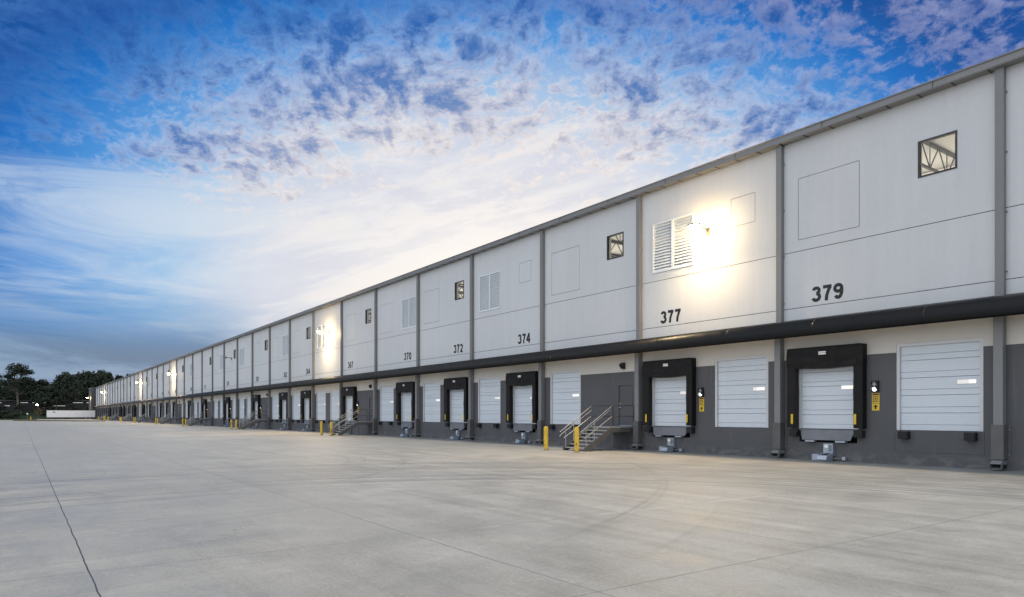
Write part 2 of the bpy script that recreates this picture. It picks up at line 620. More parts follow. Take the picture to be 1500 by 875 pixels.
# shell behind the dock wall: roof deck, back wall, end walls, floor
s = MB()
s.box(XF, XN, .30, 60, 12.60, 12.95, M['inside'])
link('roof', s.mesh('roof_deck'), root)
s = MB()
s.box(XF, XN, 30, 30.3, 0, 12.55, M['inside'])
link('inner_wall', s.mesh('inner_wall'), root)
s = MB()
s.box(XN, XN + .3, .3, 60, 0, 12.55, M['wall'])
link('end_wall', s.mesh('end_wall'), root)
s = MB()
s.box(XF, XF + .3, .32, 60, 0, 12.55, M['dark'])
link('end_wall', s.mesh('end_wall'), root)
s = MB()
s.box(XF, XN, .32, 30, 1.0, 1.2, M['inside'])
link('floor_slab', s.mesh('floor_slab'), root)
# projecting block at the far end
s = MB()
s.box(X(42.6), XF - .31, -1.75, 30, 0, 13.05, M['dark'])
s.box(X(42.6), XF - .25, -1.85, -1.76, 12.7, 13.1, M['trim'])
link('end_block', s.mesh('end_block'), root)

# eave gutter
s = MB()
prof = [(-.004, 12.80), (-.36, 12.80), (-.38, 12.84), (-.36, 13.03), (-.40, 13.06), (-.40, 13.09), (-.33, 13.09), (-.30, 13.02), (.32, 13.02), (.32, 12.955), (-.004, 12.955)]
s.extrude_x(prof, XF, XN, M['trim'])
x = XN - .3
while x > X(26):
    s.box(x - .012, x + .012, -.375, -.01, 12.775, 12.797, M['winframe'])
    x -= 1.06
for n in range(NEAR, 30):
    for k in range(2):
        xx = X(n + .25 + .5 * k)
        s.box(xx - .006, xx + .006, -.388, -.355, 12.83, 13.05, M['winframe'])
link('gutter', s.mesh('gutter'), root)

# long black bullnose canopy
s = MB()
prof = [(-.002, 4.90)]
prof.append((-.90, 4.90))
prof += [(-.93, 4.80), (-1.0, 4.79)]
for k in range(0, 13):
    a = R(-18 + 108 * k / 12)
    prof.append((-.62 - .43 * math.cos(a) * 1.0, 5.03 + .42 * math.sin(a) if k else 4.9))
prof += [(-.30, 5.52), (-.002, 5.60)]
mats = [M['soffit']] + [M['canopy']] * (len(prof) - 1)
s.extrude_x(prof, XF, XN, M['canopy'], mats)
for n in range(NEAR * 2, FAR_N * 2):
    xx = X(n / 2 + .25)
    s.extrude_x([(y_ * 1.004 - .001, 5.18 + (z_ - 5.18) * 1.012) for y_, z_ in prof[3:-1]] + [(y_ * .99, 5.18 + (z_ - 5.18) * .98) for y_, z_ in reversed(prof[3:-1])], xx - .03, xx + .03, M['canopy'])
me = s.mesh('canopy', smooth=True)
o = link('canopy', me, root)
me.polygons.foreach_set('use_smooth', [abs(p.normal.x) < .5 and p.normal.z > -.9 for p in me.polygons])
s = MB()
for n in range(NEAR, 16):
    for k in range(9):
        xx = X(n + (k + .5) / 9)
        s.tube((xx, -.82, 4.899), (xx, -.82, 4.875), .022, M['plate'], seg=6)
o = link('soffit_fastener', s.mesh('soffit_fastener'), root)
o['kind'] = 'stuff'

# ------------------------------------------------------------------ downspouts
def ds_upper():
    s = MB()
    s.box(-.125, .125, -.20, -.004, 5.45, 12.82, M['trim'])
    for z in (6.3, 8.2, 10.1, 12.0):
        s.box(-.17, .17, -.05, -.006, z, z + .05, M['trim'])
    return s.mesh('downspout')


def ds_lower():
    s = MB()
    s.box(-.135, .135, -.30, -.004, .34, 4.89, M['trim'])
    return s.mesh('downspout_lower')


def ds_guard():
    s = MB()
    s.box(-.175, .175, -.36, -.004, .36, 1.45, M['stairgrey'])
    s.box(-.26, -.176, -.02, -.003, .36, 1.45, M['stairgrey'])
    s.box(.176, .26, -.02, -.003, .36, 1.45, M['stairgrey'])
    for z in (.5, 1.3):
        for sx in (-.22, .22):
            s.ball((sx, -.022, z), .02, M['galv'], 4, 6)
    return s.mesh('downspout_guard')


def ds_shoe():
    s = MB()
    s.box(-.15, .15, -.34, -.01, .20, .33, M['trim'])
    # open kick-out mouth
    s.face([(-.15, -.34, .33), (.15, -.34, .33), (.15, -.52, .22), (-.15, -.52, .22)], M['trim'])
    s.face([(-.15, -.34, .10), (.15, -.34, .10), (.15, -.50, .05), (-.15, -.50, .05)], M['trim'])
    s.face([(-.15, -.34, .33), (-.15, -.52, .22), (-.15, -.50, .05), (-.15, -.34, .10)], M['trim'])
    s.face([(.15, -.34, .33), (.15, -.52, .22), (.15, -.50, .05), (.15, -.34, .10)], M['trim'])
    s.box(-.15, .15, -.33, -.02, .09, .19, M['pit'])
    return s.mesh('downspout_shoe', fix=False)


dsm = (ds_upper(), ds_lower(), ds_guard(), ds_shoe())
for n in range(NEAR, FAR_N + 1):
    xx = X(n + (.012 if n == 0 else 0))
    bv = .012 if n < 8 else 0
    if n == FAR_N:
        xx += .2
    o = link('downspout', dsm[0], root, (xx, 0, 0), bevel=bv)
    link('lower_pipe', dsm[1], o, bevel=bv)
    if n < 18:
        link('guard', dsm[2], o)
        link('shoe', dsm[3], o)

# ------------------------------------------------------------------ dock doors
def door_mesh(w, z0, z1, np_=5):
    s = MB()
    hw = w / 2
    # steel jambs and head trim inside the opening
    s.box(-hw + .002, -hw + .11, .02, .10, z0 + .01, z1 - .002, M['jamb'])
    s.box(hw - .11, hw - .002, .02, .10, z0 + .01, z1 - .002, M['jamb'])
    s.box(-hw + .112, hw - .112, .02, .10, z1 - .11, z1 - .003, M['jamb'])
    # sectional leaf: panels with pressed ribs
    hp = (z1 - z0) / np_
    for k in range(np_):
        a, c = z0 + k * hp, z0 + (k + 1) * hp
        pr = [(.135, a + .002), (.104, a + .014)]
        grooves = []
        for r_ in range(1, 9):
            zz = a + hp * r_ / 9
            main = r_ == 3
            dz, dep = (.016, .022) if main else (.011, .005)
            pr += [(.104, zz - dz), (.104 + dep, zz), (.104, zz + dz)]
            if main:
                grooves.append(len(pr) - 3)
        pr += [(.104, c - .014), (.135, c - .002), (.16, c - .002), (.16, a + .002)]
        mats = [M['door']] * len(pr)
        mats[0] = M['doorline']
        for q_ in grooves:
            mats[q_ + 1] = M['doorline']
        s.extrude_x(pr, -hw + .05, hw - .05, M['door'], mats)
        s.box(-hw + .05, hw - .05, .14, .17, c - .004, c + .004, M['doorline'])
    s.box(-hw + .05, hw - .05, .10, .17, z0 - .012, z0 + .0, M['rubber'])
    return s.mesh('dock_door')


def label_mesh(w, h, dim=0.0):
    s = MB()
    cut = -w / 2 + w * dim
    if dim:
        s.box(-w / 2, cut, .09, .1035, -h / 2, h / 2, M['vision_dim'])
    s.box(cut, w / 2, .09, .1035, -h / 2, h / 2, M['vision'])
    s.box(-w / 2 - .02, w / 2 + .02, .096, .1045, -h / 2 - .02, h / 2 + .02, M['jamb'])
    return s.mesh('vision_panel')


DOORM, SDOORM = door_mesh(DOOR_W, *DOOR_Z), door_mesh(SDOOR_W, *SDOOR_Z)
LABMS = [label_mesh(.56, .13, k_) for k_ in (.62, 0.0, .3, .8)]
s = MB()
s.box(-.15, .15, -.26, -.004, .93, 1.18, M['rubber'])
for zz in (.99, 1.12):
    s.tube((.163, -.22, zz), (.153, -.22, zz), .012, M['galv'], seg=6)
s.box(-.16, -.152, -.24, -.004, .92, 1.19, M['black'])
s.box(.152, .16, -.24, -.004, .92, 1.19, M['black'])
BUMP = s.mesh('dock_bumper')


# fabric dock seal: head pad with creases, two side pads, guide strips and a maker's tag
def head_mesh():
    s = MB()
    w, z0, z1, dep = 1.545, 3.62, 4.42, .32
    nx, nz = 44, 12
    def P(i, j):
        x_ = -w + 2 * w * i / nx
        t_ = j / nz
        sag = .055 * math.sin(math.pi * i / nx) ** 2
        z = z0 - sag * (1 - t_) + (z1 - z0 + sag * .0) * t_
        e = abs(x_) / w
        if e > .93:
            z -= .02 * (e - .93) / .07 * t_
        y = -dep + .045 * mnoise.noise(Vector((x_ * 2.3 + 4, t_ * 3.1, 1.3))) + .03 * mnoise.noise(Vector((x_ * 5, t_ * 6 + abs(x_) * 4, 5)))
        y += -.03 * math.sin(math.pi * t_)
        if e > .93:
            y += .03 * ((e - .93) / .07) ** 2
        return (x_, y, z)
    for i in range(nx):
        for j in range(nz):
            s.face([P(i, j), P(i + 1, j), P(i + 1, j + 1), P(i, j + 1)], M['fabric'])
    for i in range(nx):
        a, c = P(i, nz), P(i + 1, nz)
        s.face([a, c, (c[0], -.003, c[2] + .0), (a[0], -.003, a[2] + .0)], M['fabric'])
        a, c = P(i, 0), P(i + 1, 0)
        s.face([a, c, (c[0], -.003, c[2]), (a[0], -.003, a[2])], M['fabric'])
    for i in (0, nx):
        for j in range(nz):
            a, c = P(i, j), P(i, j + 1)
            s.face([a, c, (c[0], -.003, c[2]), (a[0], -.003, a[2])], M['fabric'])
    me = s.mesh('seal_head', smooth=True)
    me.set_sharp_from_angle(angle=R(38))
    return me


def pad_mesh(sg):
    s = MB()
    z0, z1 = 1.27, 3.64
    nz = 20
    def ring(j):
        z = z0 + (z1 - z0) * j / nz
        wob = .018 * mnoise.noise(Vector((z * 1.7, 3, sg)))
        inner = 1.165 + wob
        outer = 1.535
        return [(sg * outer, -.004, z), (sg * outer, -.29, z), (sg * (outer - .03), -.315 + wob, z), (sg * (inner + .05), -.30 + wob, z),
                (sg * inner, -.26, z), (sg * (inner + .03), -.004, z)]
    rs = [ring(j) for j in range(nz + 1)]
    for j in range(nz):
        for k in range(6):
            s.face([rs[j][k], rs[j][(k + 1) % 6], rs[j + 1][(k + 1) % 6], rs[j + 1][k]], M['fabric'])
    s.face(rs[0], M['fabric'])
    s.face(list(reversed(rs[-1])), M['fabric'])
    return s.mesh('seal_pad')


HEADM, PADM = head_mesh(), (pad_mesh(-1), pad_mesh(1))
s = MB(); s.box(-.045, .045, -.345, -.325, 1.42, 1.80, M['yellow']); GUIDE = s.mesh('guide_strip')
s = MB()
s.box(-.15, .15, -.368, -.36, 4.10, 4.15, M['plate'])
s.box(-.15, .15, -.368, -.36, 4.17, 4.22, M['plate'])
TAGM = s.mesh('seal_tag')

s = MB()
s.box(-1.15, 1.15, -.03, .30, 1.155, 1.199, M['steel'])
s.face([(-1.10, -.03, 1.16), (1.10, -.03, 1.16), (.98, -.13, .79), (-.98, -.13, .79)], M['steel'])
s.face([(-1.10, .0, 1.16), (1.10, .0, 1.16), (.98, -.10, .79), (-.98, -.10, .79)], M['steel'])
s.face([(-.98, -.13, .79), (.98, -.13, .79), (.98, -.10, .79), (-.98, -.10, .79)], M['steel'])
s.face([(-1.10, -.03, 1.16), (-1.10, 0, 1.16), (-.98, -.10, .79), (-.98, -.13, .79)], M['steel'])
s.face([(1.10, -.03, 1.16), (1.10, 0, 1.16), (.98, -.10, .79), (.98, -.13, .79)], M['steel'])
LIPM = s.mesh('dock_leveler', fix=True)
s = MB()
s.box(-.19, .19, -.20, -.004, .72, .775, M['galv'])
KEEP = s.mesh('lip_keeper')

bumper_far = MB()
nbump = 0


def bumper(x_):
    global nbump
    if nbump < 96:
        link('dock_bumper', BUMP, root, (x_, 0, 0))
    else:
        bumper_far.box(x_ - .15, x_ + .15, -.26, -.004, .93, 1.18, M['rubber'])
    nbump += 1


def simple(me, name, parent, loc):
    return link(name, me, parent, loc)


# personnel door, slab with frame, lever and kick plate
s = MB()
hw = PDOOR_W / 2
s.box(-hw + .002, -hw + .06, -.015, .12, PDOOR_Z[0], PDOOR_Z[1] - .002, M['stairgrey'])
s.box(hw - .06, hw - .002, -.015, .12, PDOOR_Z[0], PDOOR_Z[1] - .002, M['stairgrey'])
s.box(-hw + .062, hw - .062, -.015, .12, PDOOR_Z[1] - .06, PDOOR_Z[1] - .003, M['stairgrey'])
PFRAME = s.mesh('door_frame')
s = MB()
s.box(-hw + .063, hw - .063, .05, .10, PDOOR_Z[0] + .03, PDOOR_Z[1] - .064, M['dark'])
s.box(-hw + .063, hw - .063, .03, .15, PDOOR_Z[0], PDOOR_Z[0] + .028, M['galv'])
PLEAF = s.mesh('personnel_door')
s = MB()
hx = -hw + .15
s.tube((hx, .05, 2.17), (hx, -.03, 2.17), .035, M['galv'], seg=10)
s.tube((hx, -.02, 2.17), (hx + .14, -.02, 2.17), .016, M['galv'], seg=8)
s.tube((hx, .05, 2.36), (hx, .02, 2.36), .04, M['galv'], seg=10)
PHAND = s.mesh('door_handle')
s = MB(); s.box(-hw - .55, -hw - .15, -.02, -.003, 2.28, 2.50, M['plate']); PSIGN = s.mesh('door_sign')

# ------------------------------------------------------------------ numbers
def arc(cx, cy, rx, ry, a0, a1, n=14):
    return [(cx + rx * math.cos(R(a0 + (a1 - a0) * i / n)), cy + ry * math.sin(R(a0 + (a1 - a0) * i / n))) for i in range(n + 1)]


SIX = [arc(.34, .305, .225, .205, 0, 360, 24), arc(.345, .5, .235, .40, 42, 180, 12) + [(.11, .31)]]
GLYPH = {'0': [arc(.33, .5, .225, .40, 0, 360, 28)],
         '1': [[(.40, 0), (.40, 1)], [(.36, .93), (.14, .72)]],
         '2': [arc(.33, .69, .225, .21, 165, -25, 14) + [(.40, .42), (.12, .13)], [(.08, .10), (.60, .10)]],
         '3': [arc(.32, .725, .205, .175, 165, -88, 14), arc(.32, .315, .235, .215, 88, -165, 16)],
         '4': [[(.44, .97), (.08, .33)], [(.02, .30), (.66, .30)], [(.47, 0), (.47, 1)]],
         '5': [[(.12, .90), (.60, .90)], [(.17, .98), (.13, .50)], arc(.33, .325, .235, .225, 135, -160, 18)],
         '6': SIX,
         '7': [[(.05, .90), (.63, .90)], [(.56, .90), (.42, .66), (.31, .36), (.27, 0)]],
         '8': [arc(.33, .73, .19, .17, 0, 360, 22), arc(.33, .305, .235, .205, 0, 360, 24)],
         '9': [[(.67 - x_, 1 - y_) for x_, y_ in st] for st in SIX]}


def text_mesh(txt, size, m):
    """block numerals painted on the wall, each stroke a ribbon a fraction of a millimetre above the next"""
    s = MB()
    t_ = .109
    lay = 0
    for i, ch in enumerate(txt):
        ox = i * .745
        for st in GLYPH[ch]:
            closed = (Vector(st[0]) - Vector(st[-1])).length < 1e-4
            pts = [Vector(p) for p in (st[:-1] if closed else st)]
            n = len(pts)
            L_, R_ = [], []
            for k in range(n):
                a = pts[k - 1] if (k > 0 or closed) else None
                b_ = pts[(k + 1) % n] if (k < n - 1 or closed) else None
                d1 = (pts[k] - a).normalized() if a is not None else None
                d2 = (b_ - pts[k]).normalized() if b_ is not None else None
                d = ((d1 or d2) + (d2 or d1)).normalized()
                nrm = Vector((-d.y, d.x))
                c = max(.5, nrm.dot(Vector((-(d1 or d2).y, (d1 or d2).x))))
                L_.append(pts[k] + nrm * t_ / c)
                R_.append(pts[k] - nrm * t_ / c)
            y_ = -.003 - .0007 * lay
            lay += 1
            W3 = lambda v: ((v.x + ox - 1.08) * .60, y_, v.y * .60)
            for k in range(n if closed else n - 1):
                j = (k + 1) % n
                s.face([W3(R_[k]), W3(R_[j]), W3(L_[j]), W3(L_[k])], m)
    return s.mesh('dock_number', fix=False)


# ------------------------------------------------------------------ windows / louvers
def frame_mesh(w, z0, z1, t_, y0, y1, m, mull=False):
    s = MB()
    hw = w / 2 - .002
    s.box(-hw, -hw + t_, y0, y1, z0 + .002, z1 - .002, m)
    s.box(hw - t_, hw, y0, y1, z0 + .002, z1 - .002, m)
    s.box(-hw + t_, hw - t_, y0, y1, z0 + .002, z0 + t_, m)
    s.box(-hw + t_, hw - t_, y0, y1, z1 - t_, z1 - .002, m)
    if mull:
        s.box(-.06, .06, y0, y1, z0 + t_, z1 - t_, m)
    return s.mesh('frame')


WFR = frame_mesh(WIN_W, *WIN_Z, .06, -.02, .1, M['winframe'])
s = MB()
s.box(-WIN_W / 2 + .06, WIN_W / 2 - .06, .05, .058, WIN_Z[0] + .06, WIN_Z[1] - .06, M['glass'])
WGL = s.mesh('glass')
LFR = frame_mesh(LOU_W, *LOU_Z, .075, -.03, .12, M['louver'], True)
s = MB()
nb = 16
for c in (-1, 1):
    a, b_ = sorted((c * .06, c * (LOU_W / 2 - .077)))
    for k in range(nb):
        z = LOU_Z[0] + .08 + (LOU_Z[1] - LOU_Z[0] - .16) * (k + .5) / nb
        pr = [(.0, z - .066), (.0, z - .056), (.085, z + .066), (.092, z + .060)]
        s.extrude_x(pr, a, b_, M['louver'])
    s.box(a, b_, .112, .12, LOU_Z[0] + .07, LOU_Z[1] - .07, M['louver'])
LBL = s.mesh('blades')

# ------------------------------------------------------------------ fill every bay
for n in range(NEAR, FAR_N):
    for side, c, f in zip('LR', PLAN[n], (FL, FR)):
        x_ = X(n + f)
        num = (379 if side == 'L' else 380) - 2 * n
        if c in 'DS':
            o = link('dock_door', DOORM if c == 'D' else SDOORM, root, (x_, 0, 0))
            if n < 14:
                p = link('vision_panel', LABMS[(num * 7) % 4], o, (.85 if c == 'D' else .80, 0, 2.88 if c == 'D' else 2.82))
                p.rotation_euler = (0, 0, 0)
        if c == 'D':
            if n not in (1, 4, 11, 13):
                bumper(x_ - 1.05); bumper(x_ + 1.05)
        if c == 'S':
            o = link('dock_seal', HEADM, root, (x_, 0, 0))
            for k in (0, 1):
                link('side_pad', PADM[k], o)
            if n < 16:
                for sx in (-1.29, 1.27):
                    link('guide_strip', GUIDE, o, (sx, 0, 0))
                link('seal_tag', TAGM, o)
            o = link('dock_leveler', LIPM, root, (x_, 0, 0))
            if n < 14:
                for sx in (-.62, .62):
                    link('lip_keeper', KEEP, o, (sx, 0, 0))
            bumper(x_ - 1.32); bumper(x_ + 1.32)
            if num > 300 and n < 34:
                link('dock_number', text_mesh(str(num), 1.0, M['number']), root, (x_ - .0, 0, 6.22))
        if c in 'PQ':
            xp = X(n + pf_of(c))
            o = link('personnel_door', PLEAF, root, (xp, 0, 0))
            link('door_frame', PFRAME, o)
            if n < 18:
                link('door_handle', PHAND, o)
    u = UP.get(n, '')
    if u == 'W':
        o = link('window', WFR, root, (X(n + win_f(n)), 0, 0))
        link('glass', WGL, o)
    elif u:
        o = link('louver_vent', LFR, root, (X(n + LOU_F[u]), 0, 0))
        link('blades', LBL, o)
if bumper_far.v:
    o = link('far_bumpers', bumper_far.mesh('far_bumpers'), root)
    o['kind'] = 'stuff'

# roof structure seen through the windows
s = MB()
L = 26
zt, zb = 12.52, 11.55
s.beam((0, .4, zt), (0, L, zt), .14, .10, M['truss'])
s.beam((0, .9, zb), (0, L, zb), .10, .08, M['truss'])
k = 0
y = .9
while y < L - 1.2:
    s.beam((0, y, zb), (0, y + .75, zt), .035, .035, M['truss'])
    s.beam((0, y + .75, zt), (0, y + 1.5, zb), .035, .035, M['truss'])
    s.beam((0, y, zb), (0, y, zt), .028, .028, M['truss'])
    y += 1.5
TRUSS = s.mesh('roof_truss')
for n in range(NEAR, 18):
    for k in range(3):
        link('roof_truss', TRUSS, root, (X(n + .16 + k / 3), 0, 0))
s = MB()
for yy in (7.5, 15.0):
    s.beam((X(18), yy, 11.35), (XN, yy, 11.35), .16, .22, M['truss'])
    s.beam((X(18), yy, 12.35), (XN, yy, 12.35), .12, .12, M['truss'])
    xx = XN - .2
    while xx > X(18):
        s.beam((xx, yy, 11.4), (xx - 1.0, yy, 12.3), .05, .05, M['truss'])
        s.beam((xx - 1.0, yy, 12.3), (xx - 2.0, yy, 11.4), .05, .05, M['truss'])
        xx -= 2.0
link('roof_girder', s.mesh('roof_girder'), root)
s = MB()
s.tube((0, 0, 10.9), (0, 0, 11.2), .28, M['inlamp'], .12, 12)
s.tube((0, 0, 11.2), (0, 0, 12.5), .02, M['truss'], seg=6)
HBL = s.mesh('high_bay_lamp')
for n in (6, 8, 10, 12, 14, 16):
    for yy in (4.2, 11.0):
        link('high_bay_lamp', HBL, root, (X(n + .75), yy, 0))

# ------------------------------------------------------------------ wall flood lights on short arms
def lamp_meshes():
    s = MB()
    s.box(-.10, .10, -.06, -.003, 9.92, 10.28, M['winframe'])
    s.path([(0, -.05, 10.12), (0, -.3, 10.24), (0, -.74, 10.265)], .035, M['winframe'])
    arm = s.mesh('lamp_arm')
    s = MB()
    s.box(-.21, .21, -1.2, -.72, 10.23, 10.30, M['winframe'])
    s.box(-.14, .14, -.86, -.74, 10.301, 10.36, M['winframe'])
    head = s.mesh('lamp_head')
    def lens(m):
        s = MB()
        s.ball((0, -.96, 10.225), .25, m, 8, 18, sz=-1.0, z0=0.0, sy=1.0)
        return s.mesh('lamp_lens', smooth=True)
    return arm, head, lens(M['lamphot']), lens(M['lampoff'])


def beam(t, k):
    ld = bpy.data.lights.new('floodlight_beam', 'AREA')
    ld.shape = 'DISK'
    ld.size = .34
    ld.energy = 430 * k
    ld.color = (1.0, .74, .42)
    lo = bpy.data.objects.new('floodlight_beam', ld)
    COL.objects.link(lo)
    lo.parent = t
    lo.location = (0, -1.05, 9.93)
    lo.rotation_euler = (R(-36), 0, 0)
    ld.spread = R(165)
    ld = bpy.data.lights.new('floodlight_spill', 'POINT')
    ld.shadow_soft_size = .16
    ld.energy = 370 * k
    ld.color = (1.0, .67, .29)
    lo = bpy.data.objects.new('floodlight_spill', ld)
    COL.objects.link(lo)
    lo.parent = t
    lo.location = (0, -.62, 10.06)


LAMP = lamp_meshes()
lamp_info = [(1, True, 'lit floodlight on a short arm above number 377, beside the louvre'),
             (7, True, 'lit floodlight on a short arm between numbers 364 and 367'),
             (12, False, 'unlit black floodlight on a short arm high on the wall'),
             (18, True, 'lit floodlight halfway down the wall, third lit one from the near end'),
             (24, True, 'lit floodlight far down the wall, fourth lit one from the near end'),
             (36, True, 'lit floodlight near the far end of the wall, fifth lit one')]
for n, on, lab in lamp_info:
    xx = X(n + .467)
    t = bpy.data.objects.new('wall_floodlight', None)
    COL.objects.link(t)
    t.location = (xx, 0, 0)
    tag(t, lab, 'wall lamp', 'floodlights along the wall')
    link('lamp_arm', LAMP[0], t)
    link('lamp_head', LAMP[1], t, bevel=.015 if n < 8 else 0)
    link('lamp_lens', LAMP[2] if on else LAMP[3], t)
    if on:
        beam(t, 1.0 if n == 1 else 1.25)
# the one at the far corner, on the projecting block
t = bpy.data.objects.new('wall_floodlight', None)
COL.objects.link(t)
t.location = (X(41.6), -1.85, -1.3)
tag(t, 'lit floodlight on the dark block at the far end of the warehouse', 'wall lamp', 'floodlights along the wall')
link('lamp_arm', LAMP[0], t); link('lamp_head', LAMP[1], t); link('lamp_lens', LAMP[2], t)
beam(t, 1.2)

# light inside the warehouse, from its high bay lamps
ld = bpy.data.lights.new('high_bay_light', 'AREA')
ld.shape = 'RECTANGLE'
ld.size = abs(X(20) - XN) - 1
ld.size_y = 4
ld.energy = 9500
ld.color = (1.0, .92, .79)
lo = bpy.data.objects.new('high_bay_light', ld)
COL.objects.link(lo)
lo.location = ((X(20) + XN) / 2, 9, 6.5)
lo.rotation_euler = (R(180), 0, 0)
lo.parent = root

# ------------------------------------------------------------------ steel stairs with pipe rails, one per personnel door
def stair_proto():
    t = bpy.data.objects.new('steel_stair', None)
    COL.objects.link(t)
    hw, pd, top, run, rise = .80, 1.57, 1.17, .28, 1.17 / 7
    s = MB()
    s.box(-hw, hw, -pd, -.01, top - .04, top, M['tread'])
    link('landing', s.mesh('landing'), t)
    s = MB()
    for sx in (-1, 1):
        s.box(sx * hw - .03, sx * hw + .03, -pd + .001, -.012, top - .27, top - .041, M['stairgrey'])
    s.box(-hw + .032, hw - .032, -pd, -pd + .05, top - .26, top - .041, M['stairgrey'])
    s.box(-hw + .032, hw - .032, -.07, -.02, top - .26, top - .041, M['stairgrey'])
    link('landing_frame', s.mesh('landing_frame'), t)
    yb = -pd - run * 6 - .12
    for sx in (-1, 1):
        s = MB()
        x0, x1 = sorted((sx * (hw - .02), sx * (hw + .03)))
        pr = [(-pd, top), (-pd, top - .27), (yb + .32, .003), (yb, .003), (yb, .16)]
        s.extrude_x(pr, x0, x1, M['stairgrey'])
        link('stringer', s.mesh('stringer'), t)
    for k in range(1, 7):
        s = MB()
        z = top - rise * k
        y1 = -pd - run * (k - 1)
        s.box(-hw + .021, hw - .021, y1 - run - .02, y1 - .005, z - .045, z, M['tread'])
        link('tread', s.mesh('tread'), t)
    for sx in (-1, 1):
        s = MB()
        x_ = sx * (hw - .03)
        s.tube((x_, -pd + .05, top - .27), (x_, -pd + .05, .0), .035, M['stairgrey'])
        link('leg', s.mesh('leg'), t)
        # landing guard: two rails and posts
        s = MB()
        s.path([(x_, -.06, top), (x_, -.06, top + 1.07), (x_, -pd + .03, top + 1.07), (x_, -pd + .03, top)], .021, M['stairgrey'])
        s.tube((x_, -.06, top + .53), (x_, -pd + .03, top + .53), .019, M['stairgrey'])
        link('guard_rail', s.mesh('guard_rail'), t)
        # sloping hand rail with mid rail, posts and a return at the foot
        s = MB()
        sl = rise / run
        ye = yb + .02
        def zl(y_):
            return top + (y_ + pd) * sl
        s.path([(x_, -pd + .06, top + 1.02), (x_, -pd - .02, top + 1.0), (x_, ye - .25, zl(ye - .25) + .97)], .022, M['rail'])
        s.tube((x_, -pd + .03, top + .52), (x_, ye, zl(ye) + .50), .02, M['rail'])
        s.path([(x_ - sx * .08, -pd + .0, top + .84), (x_ - sx * .08, ye - .3, zl(ye - .3) + .84), (x_ - sx * .08, ye - .32, zl(ye - .3) + .76)], .018, M['rail'])
        for yy in (ye + .12, (ye - pd) / 2 - .25):
            s.tube((x_, yy, zl(yy) - .05), (x_, yy, zl(yy) + .97), .02, M['rail'])
            s.tube((x_, yy, zl(yy) + .84), (x_ - sx * .08, yy, zl(yy) + .84), .012, M['rail'], seg=6)
        link('handrail', s.mesh('handrail'), t)
    return t


def bollard_proto():
    t = bpy.data.objects.new('bollard', None)
    COL.objects.link(t)
    s = MB()
    s.tube((0, 0, .0), (0, 0, 1.12), .112, M['bollard'], seg=24, cap=False)
    s.ball((0, 0, 1.12), .112, M['bollard'], 6, 24, z0=0.0, sz=.75)
    me = s.mesh('bollard_post', smooth=True)
    link('post', me, t)
    s = MB()
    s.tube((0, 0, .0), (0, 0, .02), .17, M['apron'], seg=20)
    link('collar', s.mesh('collar'), t)
    return t


def doorlight_proto():
    t = bpy.data.objects.new('door_light', None)
    COL.objects.link(t)
    s = MB()
    s.box(-.13, .13, -.08, -.003, 4.15, 4.48, M['black'])
    s.face([(-.13, -.08, 4.48), (.13, -.08, 4.48), (.13, -.24, 4.36), (-.13, -.24, 4.36)], M['black'])
    s.face([(-.13, -.24, 4.36), (.13, -.24, 4.36), (.13, -.08, 4.17), (-.13, -.08, 4.17)], M['black'])
    s.face([(-.13, -.08, 4.48), (-.13, -.24, 4.36), (-.13, -.08, 4.17)], M['black'])
    s.face([(.13, -.08, 4.48), (.13, -.24, 4.36), (.13, -.08, 4.17)], M['black'])
    link('housing', s.mesh('housing', fix=False), t)
    s = MB()
    s.box(-.10, .10, -.19, -.10, 4.135, 4.149, M['lampoff'])
    link('lens', s.mesh('lens'), t)
    return t


stair0, boll0, dl0 = stair_proto(), bollard_proto(), doorlight_proto()
stairs = [n for n in range(FAR_N) if 'P' in PLAN[n] or 'Q' in PLAN[n]]
place = {2: 'between docks 374 and 377', 6: 'beside dock 367', 10: 'beside dock 359'}
ordn = ['first', 'second', 'third', 'fourth', 'fifth', 'sixth', 'seventh', 'eighth', 'ninth', 'tenth']
used = False
for i, n in enumerate(stairs):
    c = 'P' if 'P' in PLAN[n] else 'Q'
    xs_ = X(n + pf_of(c) + .02)
    where = place.get(n, ordn[i] + ' one from the near end')
    st = stair0 if i == 0 else copy_tree(stair0)
    st.location = (xs_, 0, 0)
    tag(st, ('grey steel stair with pipe handrails, ' + where) if n not in place else 'grey steel stair with pipe handrails ' + where,
        'stair', 'steel stairs up to the dock doors')
    whose = ('stair ' + place[n]) if n in place else ordn[i] + ' stair from the near end'
    for k, dx in enumerate((-1.33, 1.02)):
        bo = boll0 if (i == 0 and k == 0) else copy_tree(boll0)
        bo.location = (xs_ + dx, -4.05, 0)
        tag(bo, 'yellow bollard, %s of the two guarding the %s' % ('farther' if dx < 0 else 'nearer', whose), 'bollard', 'yellow bollards guarding the stairs')
    d = dl0 if i == 0 else copy_tree(dl0)
    d.location = (xs_ + .05, 0, 0)
    tag(d, 'small black wall light above the door of the ' + whose, 'door light', 'door lights over the personnel doors')

